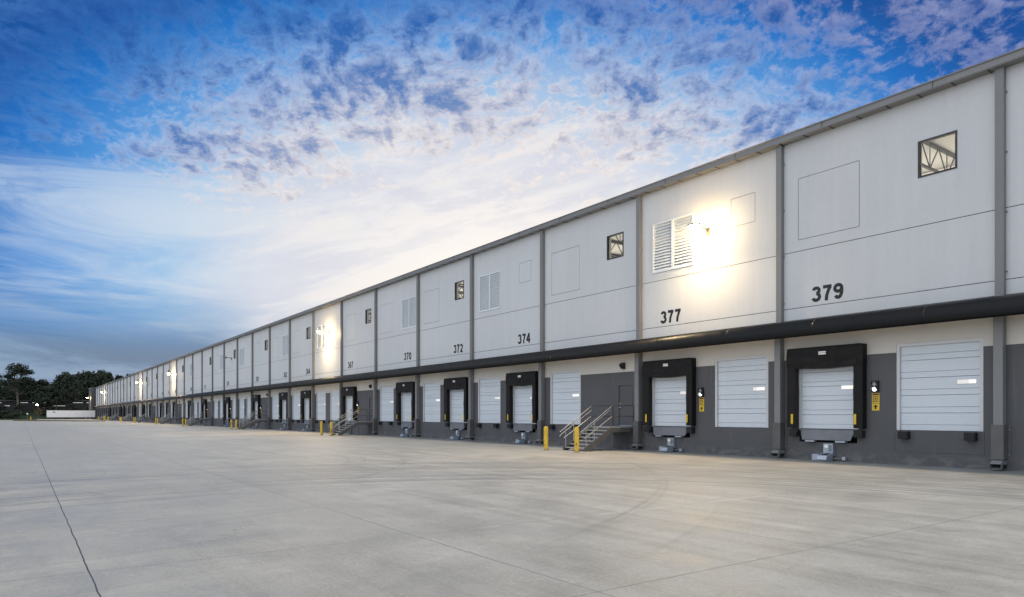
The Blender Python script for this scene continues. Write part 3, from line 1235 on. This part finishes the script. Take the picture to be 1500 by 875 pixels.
# ------------------------------------------------------------------ signal lights, caution signs, wheel restraints
def signal_proto():
    t = bpy.data.objects.new('dock_signal_light', None)
    COL.objects.link(t)
    s = MB()
    s.box(-.12, .12, -.10, -.003, 2.60, 3.02, M['black'])
    for z in (2.71, 2.91):
        for k in range(8):
            a0, a1 = math.pi * k / 8, math.pi * (k + 1) / 8
            p0, p1 = (math.cos(a0) * .09, z + math.sin(a0) * .09), (math.cos(a1) * .09, z + math.sin(a1) * .09)
            s.face([(p0[0], -.10, p0[1]), (p1[0], -.10, p1[1]), (p1[0], -.2, p1[1]), (p0[0], -.2, p0[1])], M['black'])
    link('housing', s.mesh('housing', fix=False), t)
    s = MB(); s.tube((0, -.099, 2.71), (0, -.118, 2.71), .075, M['signal'], seg=16)
    link('lit_lens', s.mesh('lit_lens'), t)
    s = MB(); s.tube((0, -.099, 2.91), (0, -.115, 2.91), .075, M['lampoff'], seg=16)
    link('dark_lens', s.mesh('dark_lens'), t)
    return t


def sign_proto():
    t = bpy.data.objects.new('caution_sign', None)
    COL.objects.link(t)
    s = MB()
    s.box(-.135, .135, -.016, -.003, 1.93, 2.57, M['yellow'])
    link('panel', s.mesh('panel'), t)
    s = MB()
    # worn black lines of print, a frame, and the arrow block low on the sign
    s.box(-.115, .115, -.019, -.0165, 2.49, 2.545, M['black'])
    for r_, z in enumerate((2.42, 2.36, 2.30, 2.24)):
        xx = -.11
        q = random.Random(r_)
        while xx < .09:
            w = q.uniform(.03, .07)
            s.box(xx, min(.11, xx + w), -.019, -.0165, z, z + .035, M['black'])
            xx += w + .02
    s.box(-.115, .115, -.019, -.0165, 2.185, 2.20, M['black'])
    s.face([(-.09, -.019, 2.06), (.0, -.019, 2.15), (.09, -.019, 2.06), (.03, -.019, 2.06), (.03, -.019, 1.98), (-.03, -.019, 1.98), (-.03, -.019, 2.06)], M['black'])
    link('print', s.mesh('print', fix=False), t)
    return t


def restraint_proto():
    t = bpy.data.objects.new('wheel_restraint', None)
    COL.objects.link(t)
    s = MB()
    s.box(-.19, .19, -.16, -.005, .18, .66, M['galv'])
    for k in range(3):
        s.box(.03 + k * .045, .055 + k * .045, -.172, -.161, .36, .62, M['steel'])
    s.box(-.14, .0, -.168, -.161, .50, .6, M['plate'])
    link('track_plate', s.mesh('track_plate'), t, bevel=.008)
    s = MB()
    pr = [(-.18, .01), (-.62, .01), (-.66, .07), (-.60, .22), (-.30, .28), (-.18, .30)]
    s.extrude_x(pr, -.17, .21, M['galv'])
    s.box(-.10, .14, -.55, -.22, .27, .31, M['steel'])
    link('carriage', s.mesh('carriage'), t, bevel=.01)
    s = MB()
    s.box(-.56, -.28, -.34, -.05, .01, .25, M['galv'])
    link('motor_box', s.mesh('motor_box'), t, bevel=.012)
    s = MB()
    s.tube((.2, -.25, .1), (.62, -.12, .12), .02, M['steel'], seg=8)
    s.box(.58, .70, -.2, -.05, .06, .18, M['galv'])
    link('conduit', s.mesh('conduit'), t)
    return t


sig0, sgn0, res0 = signal_proto(), sign_proto(), restraint_proto()
first = [True, True]
for n in range(0, 18):
    for side, c, f in zip('LR', PLAN[n], (FL, FR)):
        if c != 'S':
            continue
        num = (379 if side == 'L' else 380) - 2 * n
        x_ = X(n + f)
        if side == 'L':
            so = sig0 if first[0] else copy_tree(sig0)
            gn = sgn0 if first[0] else copy_tree(sgn0)
            first[0] = False
            xx = x_ + 1.87
            so.location = gn.location = (xx, 0, 0)
            tag(so, 'black dock signal light with lit white lens, to the right of dock %d' % num, 'signal light', 'signal lights beside the sealed docks')
            tag(gn, 'yellow caution sign with black print below the signal light at dock %d' % num, 'sign', 'caution signs beside the sealed docks')
        ro = res0 if first[1] else copy_tree(res0)
        first[1] = False
        ro.location = (x_ + .12, 0, 0)
        tag(ro, 'galvanised wheel restraint on the ground below the lip of dock %d' % num, 'wheel restraint', 'wheel restraints below the docks')

# ------------------------------------------------------------------ ground, apron, verge, bank and hill
def sheet(name, pts, z, m, thick=0.0):
    s = MB()
    s.face([(p[0], p[1], z) for p in pts], m)
    return struct(name, s.mesh(name))


def UD(u, d):
    return (-u, -D + d)


ground = MB()
ground.face([(-3000, -3000, -.03), (3000, -3000, -.03), (3000, 3000, -.03), (-3000, 3000, -.03)], M['bank'])
struct('ground', ground.mesh('ground'))
yard_pts = [UD(-120, -150), UD(285, -150), UD(285, 5), UD(345, 5), UD(345, D - .002), UD(-120, D - .002)]
sheet('concrete_yard', yard_pts, -.004, M['concrete'])
sheet('shade_tinted_concrete_apron', [UD(-30, D - 1.75), UD(341, D - 1.75), UD(341, D - .004), UD(-30, D - .004)], .0, M['apron'])  # slab strip along the wall, also standing for the canopy shadow
sheet('dry_verge', [UD(285.2, -150), UD(308, -150), UD(308, 4.8), UD(285.2, 4.8)], -.006, M['drygrass'])

# low kerbed island with dry grass in front of the trailer
s = MB()
isl = [UD(224, 13), UD(222, 18.5), UD(226, 19.5), UD(268, 6), UD(262, -2), UD(252, -1)]
cx = sum(p[0] for p in isl) / 6; cy = sum(p[1] for p in isl) / 6
inner = [(cx + (p[0] - cx) * .97, cy + (p[1] - cy) * .97) for p in isl]
k = len(isl)
for i in range(k):
    a, b_ = isl[i], isl[(i + 1) % k]
    c, d = inner[(i + 1) % k], inner[i]
    s.face([(*a, -.004), (*b_, -.004), (*b_, .14), (*a, .14)], M['soil'])
    s.face([(*a, .14), (*b_, .14), (*c, .15), (*d, .15)], M['soil'])
s.face([(*p, .15) for p in inner], M['drygrass'])
struct('kerbed_island', s.mesh('kerbed_island'))


def hill_h(px, z):
    t_ = max(0.0, min(1.0, (z - 318) / 26))
    h = 4.6 * t_ * t_ * (3 - 2 * t_)
    t2 = max(0.0, min(1.0, (z - 352) / 110))
    h += 9 * t2
    h += .5 * mnoise.noise(Vector((px * .02, z * .03, 2))) * t_
    return h


s = MB()
cols = list(range(-500, 330, 18))
rows = [305, 312, 318, 323, 328, 334, 340, 346, 352, 362, 375, 390, 410, 440, 480]
for i in range(len(cols) - 1):
    for j in range(len(rows) - 1):
        s.face([W(px, z, hill_h(px, z) - .02) for px, z in ((cols[i], rows[j]), (cols[i + 1], rows[j]), (cols[i + 1], rows[j + 1]), (cols[i], rows[j + 1]))], M['bank'])
o = struct('hill', s.mesh('hill', smooth=True))

# ------------------------------------------------------------------ trees
def crown_mesh(seed, h, wd, nleaf, blobs, leaf, lm, zlow=.3, open_=0.0):
    q = random.Random(seed)
    s = MB()
    cs = []
    for k in range(blobs):
        a = q.uniform(0, 2 * math.pi)
        t_ = q.random()
        zz = h * (zlow + (1 - zlow) * (.12 + .82 * t_))
        prof = math.sin(math.pi * min(1, (.18 + .78 * t_))) ** .7
        rr = wd * prof * math.sqrt(q.uniform(.15, 1)) * .75
        br = wd * q.uniform(.2, .38) * (1 - open_ * .45)
        cs.append((Vector((rr * math.cos(a), rr * math.sin(a), zz)), br))
    for k in range(nleaf):
        c, br = q.choice(cs)
        d = Vector((q.gauss(0, 1), q.gauss(0, 1), q.gauss(0, .8))).normalized() * br * (q.random() ** .45)
        p = c + d
        n_ = (d.normalized() + Vector((q.gauss(0, .6), q.gauss(0, .6), q.gauss(0, .6) + .3))).normalized()
        a = n_.orthogonal().normalized()
        b_ = n_.cross(a)
        ang = q.uniform(0, 6.28)
        a, b_ = a * math.cos(ang) + b_ * math.sin(ang), b_ * math.cos(ang) - a * math.sin(ang)
        sz = leaf * q.uniform(.5, 1.3)
        s.face([p + a * sz, p + b_ * sz * .55, p - a * sz * .9, p - b_ * sz * .5], lm)
    return s.mesh('crown', fix=False), cs


def trunk_mesh(seed, h, wd, cs, r0, fork=.3):
    q = random.Random(seed)
    s = MB()
    top = Vector((q.uniform(-.4, .4), q.uniform(-.4, .4), h * fork))
    s.tube((0, 0, -.3), top, r0, M['bark'], r0 * .75, 8)
    top2 = Vector((top.x * 1.5, top.y * 1.5, h * .75))
    s.tube(top, top2, r0 * .75, M['bark'], r0 * .3, 8)
    for c, br in cs[::2]:
        t_ = q.uniform(0, .6)
        p = top.lerp(top2, t_)
        m_ = p.lerp(c, .55) + Vector((0, 0, -.05 * h))
        s.tube(p, m_, r0 * .38, M['bark'], r0 * .22, 6)
        s.tube(m_, c, r0 * .22, M['bark'], r0 * .08, 6)
    return s.mesh('trunk')


def tree_proto(name, seed, h, wd, nleaf, blobs, leaf, lm, r0, **kw):
    t = bpy.data.objects.new(name, None)
    COL.objects.link(t)
    cm, cs = crown_mesh(seed, h, wd, nleaf, blobs, leaf, lm, **kw)
    link('crown', cm, t)
    link('trunk', trunk_mesh(seed, h, wd, cs, r0), t)
    return t


protos = [tree_proto('gum_tree', 11, 15, 6.0, 1500, 22, .62, M['leaf1'], .3, zlow=.22),
          tree_proto('gum_tree', 12, 17, 5.2, 1400, 20, .62, M['leaf2'], .3, zlow=.28, open_=.3),
          tree_proto('gum_tree', 13, 13, 6.6, 1500, 24, .6, M['leaf1'], .3, zlow=.18),
          tree_proto('gum_tree', 14, 16, 4.6, 1300, 18, .6, M['leaf1'], .28, zlow=.2, open_=.2)]
# skyline of the wood: height in metres above the yard along the view, left to right
SKY = [(-220, 22.5), (-60, 22.5), (10, 22), (60, 20.6), (75, 20.4), (95, 24.0), (105, 26.0), (122, 25.2), (135, 24.6), (150, 25.6), (160, 25.0), (175, 24.0), (200, 24.2), (260, 24)]


def sky_h(px):
    for (a, ha), (b_, hb) in zip(SKY, SKY[1:]):
        if a <= px <= b_:
            return ha + (hb - ha) * (px - a) / (b_ - a)
    return 22


q = random.Random(5)
usedp = set()
spots = []
for row, (z, step, drop) in enumerate(((392, 11, 0.0), (374, 12, 2.4), (358, 14, 5.5), (344, 17, 8.5), (330, 34, 16.5))):
    px = -230 + row * 4
    while px < 262:
        spots.append((px + q.uniform(-4, 4), z + q.uniform(-6, 6), drop + q.uniform(-.6, 1.5), row))
        px += step * q.uniform(.8, 1.2)
hname = {0: 15, 1: 17, 2: 13, 3: 16}
for px, z, drop, row in spots:
    k = q.randrange(4)
    p = protos[k]
    base = hill_h(px, z)
    want = max(5.0, (sky_h(px) - drop) * z / 368 - base)
    o = p if k not in usedp else copy_tree(p)
    usedp.add(k)
    o.location = W(px, z, base - .1)
    sc_ = want / hname[k]
    o.scale = (max(.75, sc_ * q.uniform(.9, 1.2)), max(.75, sc_ * q.uniform(.9, 1.2)), sc_)
    o.rotation_euler = (0, 0, q.uniform(0, 6.28))
    tag(o, 'dark gum tree standing in the thick wood on the hill', 'tree', 'trees of the wood on the hill')

big = tree_proto('tall_gum_tree', 31, 23, 8.2, 3000, 46, .5, M['leaf1'], .5, zlow=.38, open_=.75)
big.location = W(27, 338, hill_h(27, 338))
big.scale = (1.2, 1.2, 1.0)
tag(big, 'tall spreading gum tree rising above the wood with sky between its branches', 'tree')
sm = tree_proto('dry_shrub_tree', 41, 4.6, 1.7, 420, 12, .3, M['leafdry'], .09, zlow=.3, open_=.4)
sm.location = W(57, 262, 0)
tag(sm, 'small brown dry young tree standing left of the white trailer', 'tree')
for i, (px, z, hh, lab) in enumerate(((20, 318, 4.5, 'low dark bush on the grass bank below the tall gum tree'), (4, 322, 5.5, 'low dark bush at the left end of the grass bank'))):
    b0 = copy_tree(protos[2])
    b0.name = 'bush'
    b0.location = W(px, z, hill_h(px, z) - 1.6)
    b0.scale = (.6, .6, hh / 13)
    tag(b0, lab, 'bush')

# ------------------------------------------------------------------ white semi trailer backed against the far docks
t = bpy.data.objects.new('semi_trailer', None)
COL.objects.link(t)
TL, TW = 16.2, 2.59
t.location = (X(40.15), -1.0, 0)
tag(t, 'white box semi trailer parked across the yard at the far end of the warehouse', 'trailer')
s = MB()
s.box(-TW / 2, TW / 2, -TL, 0, .85, 3.55, M['trailer'])
s.box(-TW / 2 - .012, TW / 2 + .012, -TL - .012, .012, 0.80, 0.94, M['jamb'])
s.box(-TW / 2 - .012, TW / 2 + .012, -TL - .012, .012, 3.49, 3.56, M['jamb'])
for k in range(1, 13):
    for sx in (-1, 1):
        xx = sx * (TW / 2 + .004)
        s.box(xx - .004, xx + .004, -TL + k * TL / 13 - .02, -TL + k * TL / 13 + .02, .95, 3.48, M['trailer'])
link('box_body', s.mesh('box_body'), t)
s = MB()
for k, (y0, y1, z0, z1) in enumerate(((-14.35, -13.55, 2.85, 3.02), (-14.1, -13.3, 2.68, 2.82))):
    s.box(TW / 2 + .013, TW / 2 + .02, y0, y1, z0, z1, M['number'])
link('logo', s.mesh('logo'), t)
s = MB()
for sx in (-.55, .55):
    s.box(sx - .06, sx + .06, -TL + .5, -.3, .62, .79, M['black'])
link('chassis', s.mesh('chassis'), t)
for sx in (-1, 1):
    for yy in (-1.9, -3.15):
        s = MB()
        s.tube((sx * 1.26, yy, .4), (sx * .95, yy, .4), .4, M['tyre'], seg=24)
        w_ = link('wheel', s.mesh('wheel'), t)
        s = MB()
        s.tube((sx * 1.27, yy, .4), (sx * 1.22, yy, .4), .22, M['galv'], seg=18)
        link('rim', s.mesh('rim'), w_)
    s = MB()
    s.box(sx * .9 - .07, sx * .9 + .07, -TL + 2.9, -TL + 3.05, .12, .78, M['black'])
    s.box(sx * .9 - .14, sx * .9 + .14, -TL + 2.82, -TL + 3.13, .0, .12, M['black'])
    link('landing_leg', s.mesh('landing_leg'), t)
s = MB()
s.box(-1.1, 1.1, -.15, -.05, .4, .5, M['yellow'])
for sx in (-.7, .7):
    s.box(sx - .05, sx + .05, -.14, -.06, .501, .79, M['black'])
link('rear_guard', s.mesh('rear_guard'), t)

# ------------------------------------------------------------------ long low building among the trees, lamps and posts
t = bpy.data.objects.new('distant_shed', None)
COL.objects.link(t)
c0, c1 = W(-60, 338), W(146, 341)
t.location = (c0 + c1) / 2 + Vector((0, 0, 1.2))
dirv = (c1 - c0).normalized()
t.rotation_euler = (0, 0, math.atan2(dirv.y, dirv.x))
ln = (c1 - c0).length / 2
tag(t, 'long low dark building with lit pale eaves half hidden among the trees', 'building')
s = MB()
s.box(-ln, ln, 0, 8, 2.0, 6.9, M['shed'])
link('wall', s.mesh('shed_wall'), t)
s = MB()
s.extrude_x([(-1.0, 7.2), (-1.0, 7.4), (4, 8.0), (9, 7.4), (9, 7.2), (4, 7.8)], -ln - .5, ln + .5, M['shed'])
rf = link('roof', s.mesh('shed_roof'), t)
q = random.Random(3)
xx = -ln
k = 0
while xx < ln - 3:
    w_ = q.uniform(2.5, 6.5)
    s = MB()
    zt = 6.75 if k % 3 else 5.2
    s.box(xx, min(ln, xx + w_), -.05, -.004, zt - .28, zt, M['strip'])
    link('window', s.mesh('shed_window'), t)
    xx += w_ + q.uniform(1.0, 6)
    k += 1


def street_lamp(px, z, h, lab, en):
    t = bpy.data.objects.new('street_lamp', None)
    COL.objects.link(t)
    t.location = W(px, z, hill_h(px, z) if z > 300 else 0)
    s = MB()
    s.tube((0, 0, 0), (0, 0, h), .09, M['trim'], .06, 10)
    s.tube((0, 0, h), (.9, -.3, h + .15), .05, M['trim'], .04, 8)
    link('pole', s.mesh('pole'), t)
    s = MB()
    s.ball((1.15, -.38, h + .1), .42, M['lamphot'] if en else M['lampoff'], 8, 12, sz=.45)
    link('lamp_head', s.mesh('lamp_head'), t)
    tag(t, lab, 'street lamp')
    return t


street_lamp(56, 325, 5.6, 'lit street lamp on the grass bank in front of the dark trees', True)

t = bpy.data.objects.new('marker_post', None); COL.objects.link(t); t.location = W(40, 262, 0)
s = MB(); s.tube((0, 0, 0), (0, 0, 2.1), .06, M['trim'], seg=8); link('pole', s.mesh('pole'), t)
s = MB(); s.box(-.28, .28, -.03, .03, 1.9, 2.5, M['plate']); link('sign_panel', s.mesh('sign_panel'), t)
tag(t, 'small pale sign on a thin post at the left edge of the verge', 'sign post')
t.rotation_euler = (0, 0, R(54))
t = bpy.data.objects.new('fire_hydrant', None); COL.objects.link(t); t.location = W(45, 258, 0)
s = MB()
s.tube((0, 0, 0), (0, 0, .12), .26, M['yellow'], seg=14); s.tube((0, 0, .12), (0, 0, .85), .17, M['yellow'], seg=14)
s.ball((0, 0, .85), .2, M['yellow'], 5, 14, z0=0.0); s.tube((-.32, 0, .62), (.32, 0, .62), .09, M['yellow'], seg=10)
link('barrel', s.mesh('barrel'), t)
s = MB(); s.tube((0, 0, 1.04), (0, 0, 1.16), .06, M['yellow'], seg=6); link('cap', s.mesh('cap'), t)
tag(t, 'yellow fire hydrant on the verge left of the white trailer', 'hydrant')
for i, (u_, d_, lab) in enumerate(((243.0, 20.9, 'yellow bollard standing alone in front of the trailer rear'), (262.0, 22.3, 'yellow bollard farther back beside the trailer rear and the last docks'))):
    bo = copy_tree(boll0)
    p = UD(u_, d_)
    bo.location = (p[0], p[1], 0)
    bo.scale = (1.5, 1.5, 1.1)
    tag(bo, lab, 'bollard', 'yellow bollards near the trailer')

# ------------------------------------------------------------------ sky
w = bpy.data.worlds.new('World')
sc.world = w
w.use_nodes = True
t = w.node_tree
for nd in list(t.nodes):
    t.nodes.remove(nd)
g = NG(t)
dirn = g.vec('NORMALIZE', g.n('ShaderNodeTexCoord').outputs['Generated'])
dr = g.vec('DOT_PRODUCT', dirn, tuple(RIGHT))
df = g.vec('DOT_PRODUCT', dirn, tuple(FWD))
dz = g.sep(dirn)[2]
az = g.math('MULTIPLY', g.math('ARCTAN2', dr, df), 57.2958)       # degrees from the yard's long view
el = g.math('MULTIPLY', g.math('ARCSINE', dz), 57.2958)
qa = g.math('DIVIDE', g.math('ADD', az, 1.0), 42.0)
qe = g.math('DIVIDE', g.math('SUBTRACT', el, 10.0), 24.0)
qq = g.math('SQRT', g.math('ADD', g.math('MULTIPLY', qa, qa), g.math('MULTIPLY', qe, qe)))
qs = g.math('DIVIDE', qq, 4.0)                                    # 0 glow .. 1 behind
S = lambda v: v / 4.0
base = g.ramp(qs, [(0, (1.08, 1.04, .98)), (S(.28), (.95, .92, .91)), (S(.45), (.75, .78, .87)), (S(.62), (.33, .57, .86)), (S(.78), (.075, .31, .74)),
                   (S(.90), (.010, .17, .58)), (S(1.0), (.003, .085, .36)), (S(1.45), (.003, .06, .29)), (S(2.0), (.60, .70, .84)), (S(2.7), (1.75, 1.85, 2.0)), (S(3.4), (1.6, 1.72, 1.9)), (1, (.72, .82, .98))])  # unseen sky overhead and behind the view brightened to light yard and walls
# cloud layer seen in perspective: the direction meets a flat deck
den = g.math('ADD', g.math('MAXIMUM', dz, 0.0), .34)
px_ = g.math('DIVIDE', dr, den)
py_ = g.math('DIVIDE', df, den)
pl = g.comb(px_, py_, 0)
plr = g.vec('ADD', g.vec('MULTIPLY', pl, (1.7, 1.5, 1)), (7.4, 1.7, 0))
warp = g.vec('SCALE', g.vec('SUBTRACT', g.noise(plr, 2.1, 3, .6, color=True), (.5, .5, .5)))
warp.node.inputs['Scale'].default_value = .16
plw = g.vec('ADD', plr, warp)
cover = g.noise(plw, 1.25, 4, .55, .4)
cell = g.noise(plw, 11.0, 8, .68, .0)
fine = g.noise(plw, 24.0, 5, .62)
cell_s = g.noise(g.vec('ADD', plw, (.0, -.02, 0)), 11.0, 8, .68, .0)
# thin streaky veil low in the sky
veil = g.noise(g.comb(g.math('MULTIPLY', az, .030), g.math('ADD', g.math('MULTIPLY', el, .19), g.math('MULTIPLY', az, -.012)), 2.0), 1.0, 8, .62, .9)
veil2 = g.noise(g.comb(g.math('MULTIPLY', az, .055), g.math('ADD', g.math('MULTIPLY', el, .36), g.math('MULTIPLY', az, .02)), 7.0), 1.0, 8, .64, .6)
inview = g.smooth(qq, 2.0, 1.4)
vl = g.math('MULTIPLY', g.smooth(veil, .40, .60), g.math('MULTIPLY', g.smooth(el, 22, 14), g.smooth(qq, .25, .5)))
vl = g.math('MULTIPLY', vl, inview)
base = g.mix(g.math('MULTIPLY', vl, .70), base, g.ramp(qs, [(S(.3), (.86, .86, .87)), (S(.7), (.72, .80, .90)), (S(1.0), (.46, .63, .86))]))
low = g.smooth(el, 10.5, 4.5)
lowc = g.mix(g.smooth(veil2, .36, .62), (.075, .25, .55), (.30, .42, .58))
leftness = g.math('MULTIPLY', g.smooth(az, -12, -25), inview)
base = g.mix(g.math('MULTIPLY', g.math('MULTIPLY', low, leftness), .86), base, lowc)
hz = g.math('MULTIPLY', g.smooth(el, 7.0, 4.0), leftness)
base = g.mix(g.math('MULTIPLY', hz, g.smooth(veil2, .60, .44, .25, .95)), base, (.16, .24, .37))
wis = g.noise(g.comb(g.math('MULTIPLY', g.math('ADD', az, g.math('MULTIPLY', el, 1.6)), .075), g.math('MULTIPLY', g.math('SUBTRACT', el, g.math('MULTIPLY', az, .28)), .40), 4.0), 1.0, 8, .66, .5)
wm = g.math('MULTIPLY', g.math('MULTIPLY', g.smooth(qq, .10, .32), g.smooth(qq, .85, .55)), g.smooth(az, -27, -14))
base = g.mix(g.math('MULTIPLY', g.math('MULTIPLY', g.smooth(wis, .46, .60), wm), .42), base, (.60, .64, .80))
base = g.mix(g.math('MULTIPLY', g.math('MULTIPLY', g.smooth(wis, .48, .36), wm), .5), base, (1.0, .93, .89))
# broken small cells of the high cloud
d_ = g.math('ADD', g.math('MULTIPLY', cell, .68), g.math('MULTIPLY', fine, .32))
d_ = g.math('ADD', d_, g.math('MULTIPLY', g.math('SUBTRACT', cover, .5), .38))
for (a0, e0, ra, re, amp) in ((-8.5, 25.5, 8, 5, .085), (-1.5, 29, 6, 4, .06), (-15, 21.5, 5, 3.5, .06), (-24, 18.4, 7, 2.2, .075), (10, 24.5, 4, 2.6, .075),
                               (17, 24.5, 6, 3.2, .06), (22, 20.8, 5, 2.2, .10), (31, 28, 6, 5, .07), (3.5, 27.5, 2.2, 4, -.07), (27, 27.5, 4, 4, -.05), (-30, 26, 10, 5, .03), (0, 19.5, 12, 2.5, -.01)):
    ua = g.math('DIVIDE', g.math('SUBTRACT', az, a0), ra)
    ue = g.math('DIVIDE', g.math('SUBTRACT', el, e0), re)
    ga = g.math('POWER', 2.718, g.math('MULTIPLY', g.math('ADD', g.math('MULTIPLY', ua, ua), g.math('MULTIPLY', ue, ue)), -1.0))
    d_ = g.math('ADD', d_, g.math('MULTIPLY', ga, amp))
d_ = g.math('SUBTRACT', d_, .018)
up = g.math('MULTIPLY', g.smooth(el, 11.5, 22), g.smooth(qq, .30, .58, .25, 1.0))
d_ = g.math('ADD', d_, g.math('MULTIPLY', g.math('SUBTRACT', up, 1.0), .16))
al = g.smooth(d_, .40, .56)
thick = g.smooth(d_, .43, .66)
relief = g.math('MULTIPLY', g.math('SUBTRACT', cell_s, cell), 2.2)
tt = g.math('ADD', thick, relief, clamp=True)
pink = g.smooth(az, -18, 26)
litc = g.ramp(qs, [(0, (1.08, 1.0, .90)), (S(.45), (1.0, .90, .84)), (S(.62), (.86, .80, .82)), (S(.78), (.36, .53, .84)), (S(.88), (.085, .27, .66)), (S(.98), (.03, .155, .50)), (S(1.5), (.2, .34, .62)), (S(2.2), (1.0, 1.05, 1.1)), (1, (.95, 1.0, 1.1))])
litc = g.mix(g.math('MULTIPLY', g.math('MULTIPLY', pink, g.smooth(qq, .65, .95)), .42), litc, (.66, .58, .70))
shadec = g.ramp(qs, [(0, (.62, .58, .60)), (S(.45), (.40, .45, .60)), (S(.62), (.095, .215, .52)), (S(.82), (.018, .125, .45)), (S(1.08), (.006, .07, .33)), (S(1.5), (.02, .1, .33)), (S(2.2), (.7, .75, .85)), (1, (.6, .66, .78))])
cc = g.mix(g.math('MULTIPLY', tt, 1.0, clamp=True), litc, shadec)
skyc = g.mix(g.math('MULTIPLY', g.math('MULTIPLY', al, g.smooth(el, 9, 18)), g.smooth(qq, 2.4, 1.6, .3, .93)), base, cc)
# below the horizon
skyc = g.mix(g.smooth(el, 0.3, -1.0), skyc, (.10, .11, .12))
SUN_EL, SUN_AZ = 4.5, 3.0
sund = (FWD * math.cos(R(SUN_AZ)) + RIGHT * math.sin(R(SUN_AZ))) * math.cos(R(SUN_EL)) + Vector((0, 0, math.sin(R(SUN_EL))))
ns = g.n('ShaderNodeTexSky', sky_type='NISHITA')
ns.sun_disc = False
ns.sun_elevation = R(SUN_EL)
ns.sun_rotation = math.atan2(sund.x, sund.y)
b1 = g.n('ShaderNodeBackground')
g.link(ns.outputs[0], b1.inputs[0])
b1.inputs[1].default_value = .006
b2 = g.n('ShaderNodeBackground')
g.link(skyc, b2.inputs[0])
b2.inputs[1].default_value = .92
ad = g.n('ShaderNodeAddShader')
g.link(b1.outputs[0], ad.inputs[0]); g.link(b2.outputs[0], ad.inputs[1])
out = g.n('ShaderNodeOutputWorld')
g.link(ad.outputs[0], out.inputs[0])

sl = bpy.data.lights.new('sun', 'SUN')
sl.energy = .6
sl.angle = R(3)
sl.color = (1.0, .8, .58)
so = bpy.data.objects.new('sun', sl)
COL.objects.link(so)
so.location = (0, 0, 60)
so.rotation_euler = (-sund).to_track_quat('-Z', 'Y').to_euler()

# ------------------------------------------------------------------ camera and render settings
cd = bpy.data.cameras.new('camera')
cd.sensor_width = 36
cd.lens = 36 * F / 1500
cd.shift_y = (HOR - 437.5) / 1500
cd.clip_start = .1
cd.clip_end = 5000
co = bpy.data.objects.new('camera', cd)
COL.objects.link(co)
co.location = CAM
co.rotation_euler = (R(90), 0, math.atan2(-FWD.x, FWD.y))
sc.camera = co
sc.view_settings.view_transform = 'Standard'
sc.view_settings.look = 'None'
sc.view_settings.exposure = 0.0
sc.view_settings.gamma = 1
sc.render.engine = 'CYCLES'
sc.cycles.use_denoising = True
sc.cycles.max_bounces = 6
sc.cycles.transparent_max_bounces = 12
sc.cycles.sample_clamp_indirect = 6
